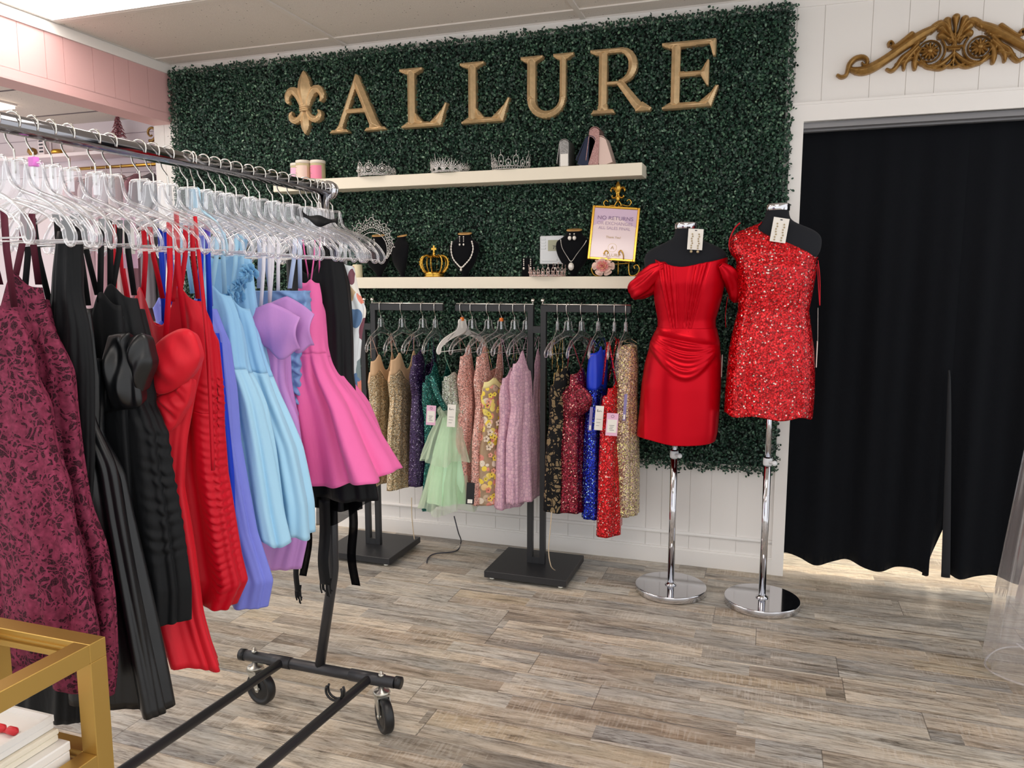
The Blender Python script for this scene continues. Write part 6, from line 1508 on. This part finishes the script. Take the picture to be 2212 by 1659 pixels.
for s in (-1, 1): m.lathe([(.001, -.012), (.006, -.006), (.006, .006), (.001, .012)], (-1.045+s*.012, -2.80, zsh+.073), 12, M=Matrix.Rotation(math.pi/2, 4, 'Y'))
m.tube([(-1.06, -2.80, zsh+.070), (-1.03, -2.80, zsh+.070)], .003, 6); m.build('bow', plain('clip red', 'c8202c', .4), t)

# ------------------------------------------------------------------ things in the side room
YS = .99
t = thing('wall_shelf', 'long white shelf on the side room wall', 'shelf', (-4.7, .9, 2.24))
m = MB(); m.bbox((-5.9, .80, 2.226), (-3.335, YS, 2.250), .001); m.build('board', PINKLIT, t)
t = thing('hanging_rail', 'gold clothes rail in the side room under the shelf', 'clothes rail', (-4.5, .87, 2.13))
m = MB(); m.tube([(-4.93, .87, 2.145), (-3.34, .87, 2.145)], .012, 12); m.build('rod', GOLDY, t)
for x in (-4.9, -3.4): m = MB(); m.tube([(x, .87, 2.157), (x, .87, 2.226)], .006, 8); m.build('bracket', GOLDY, t)
rr = random.Random(5); cl = ['e0b8c0', 'd8c4cc', 'c9a7b4', 'e6d3d2', 'b98a96', '8c8890', '1c1a1e', 'e8c9c9', 'd2a2ac', 'efe0e0']
lbl = ['pale rose', 'grey pink', 'dusty mauve', 'cream pink', 'old rose', 'grey', 'black', 'blush', 'coral rose', 'off-white']
for k in range(10):
    x = -4.83+k*.135; c = cl[k]
    h = thing('clothes_hanger', 'thin wire hanger on the side room rail, holding the %s garment' % lbl[k], 'hanger', (x, .87, 2.157), 'wire hangers in the side room', local=True)
    m = MB(); m.tube(spl([(.014, 0, -.012), (.010, 0, .0), (0, 0, .003), (-.012, 0, -.006), (-.010, 0, -.03), (0, 0, -.05), (0, 0, -.07)], 4), .002, 5); m.build('hook', WIRE, h)
    m = MB(); m.tube([(0, 0, -.07), (.19, 0, -.13), (-.19, 0, -.13), (0, 0, -.07)], .0025, 5); m.build('arms', WIRE, h)
    h.rotation_euler = (0, 0, math.pi/2+.3)
    g = thing('hanging_garment', '%s garment hanging on the gold rail in the side room' % lbl[k], 'dress', (x, .87, 0), 'garments in the side room', local=True)
    cloth([(2.085, 0, .02, .015), (2.03, 0, .19, .035), (1.7, 0, .17, .045), (1.2, 0, .2, .06), (.95+.1*(k % 3), 0, .22, .07)], seed=80+k, amp=.014, nf=6, nu=60, nz=26).build('cloth', fabric('side garment '+lbl[k], c, .7), g)
    g.rotation_euler = (0, 0, math.pi/2+.3)
def sp(px, py): q = at(px, py, y=.90); return (q[0], .90, q[2])
SZ = 2.250
def side(name, lb, cat, px): q = at(px, 330, y=.90); return thing(name, lb, cat, (q[0], .90, SZ)), q[0]
t, x = side('gold_figurine', 'small round gold ornament on the side room shelf, left', 'ornament', 70)
m = MB(); m.lathe([(.03, 0), (.034, .01), (.02, .02), (.035, .04), (.03, .065), (.01, .075)], (x, .9, SZ), 20); m.build('body', GOLDB, t)
t, x = side('perfume_box', 'narrow white and dark patterned box on the side room shelf', 'box', 97)
m = MB(); m.bbox((x-.028, .87, SZ), (x+.028, .92, SZ+.16), .002); m.build('carton', PINKLIT, t); m = MB()
for k in range(5): m.box((x-.018, .8685, SZ+.03+k*.025), (x+.020, .870, SZ+.042+k*.025))
m.build('print', INK, t)
t, x = side('gold_dish', 'small gold dish ornament right of the narrow box', 'ornament', 126)
m = MB(); m.lathe([(.02, 0), (.045, .012), (.05, .03), (.04, .045), (.015, .05)], (x, .9, SZ), 24); m.build('dish', GOLDY, t)
t, x = side('flower_box', 'clear box of dried pink and dark red flowers on the side room shelf', 'flowers', 205)
m = MB(); m.bbox((x-.15, .85, SZ), (x+.15, .95, SZ+.12), .002); m.build('case', CLEARW, t)
for k in range(14): m = MB(); m.ball((x-.11+.017*k+rr.uniform(-.01, .01), .90+rr.uniform(-.03, .03), SZ+.035+rr.uniform(0, .04)), .024, 6); m.build('bloom', plain('dried rose', 'b8616e', .8) if k % 2 else plain('dried dark rose', '4a2530', .8), t)
t, x = side('dried_plant', 'tall dusty pink feathery plant on the side room shelf', 'plant', 258)
m = MB(); m.lathe([(.03, 0), (.04, .03), (.03, .07), (.022, .09)], (x, .9, SZ), 18); m.build('vase', PINKLIT, t)
m = MB()
for k in range(46):
    z = SZ+.10+.17*(k/46); L_ = .065*(1-k/50); a = k*2.4
    m.tube([(x, .9, z), (x+L_*math.cos(a)*.6, .9+L_*math.sin(a)*.5, z+L_*.2), (x+L_*math.cos(a), .9+L_*math.sin(a)*.8, z-.01)], [.004, .006, .002], 5)
m.tube([(x, .9, SZ+.06), (x, .9, SZ+.29)], .004, 6); m.build('plume', plain('dusty plume', '9a5f68', .8), t)
t, x = side('scroll_ornament', 'curled gold ornament at the right end of the side room shelf', 'ornament', 322)
m = MB(); m.tube([(x-.03+a, .93, SZ+.02+b) for a, b, r in spiral(.03, .10, .055, .015, -110, 300, .01, .01, 30)], [.012*(1-.5*i/30) for i in range(31)], 8); m.lathe([(.03, 0), (.03, .012), (.012, .03)], (x, .93, SZ), 18); m.build('scroll', GOLDB, t)
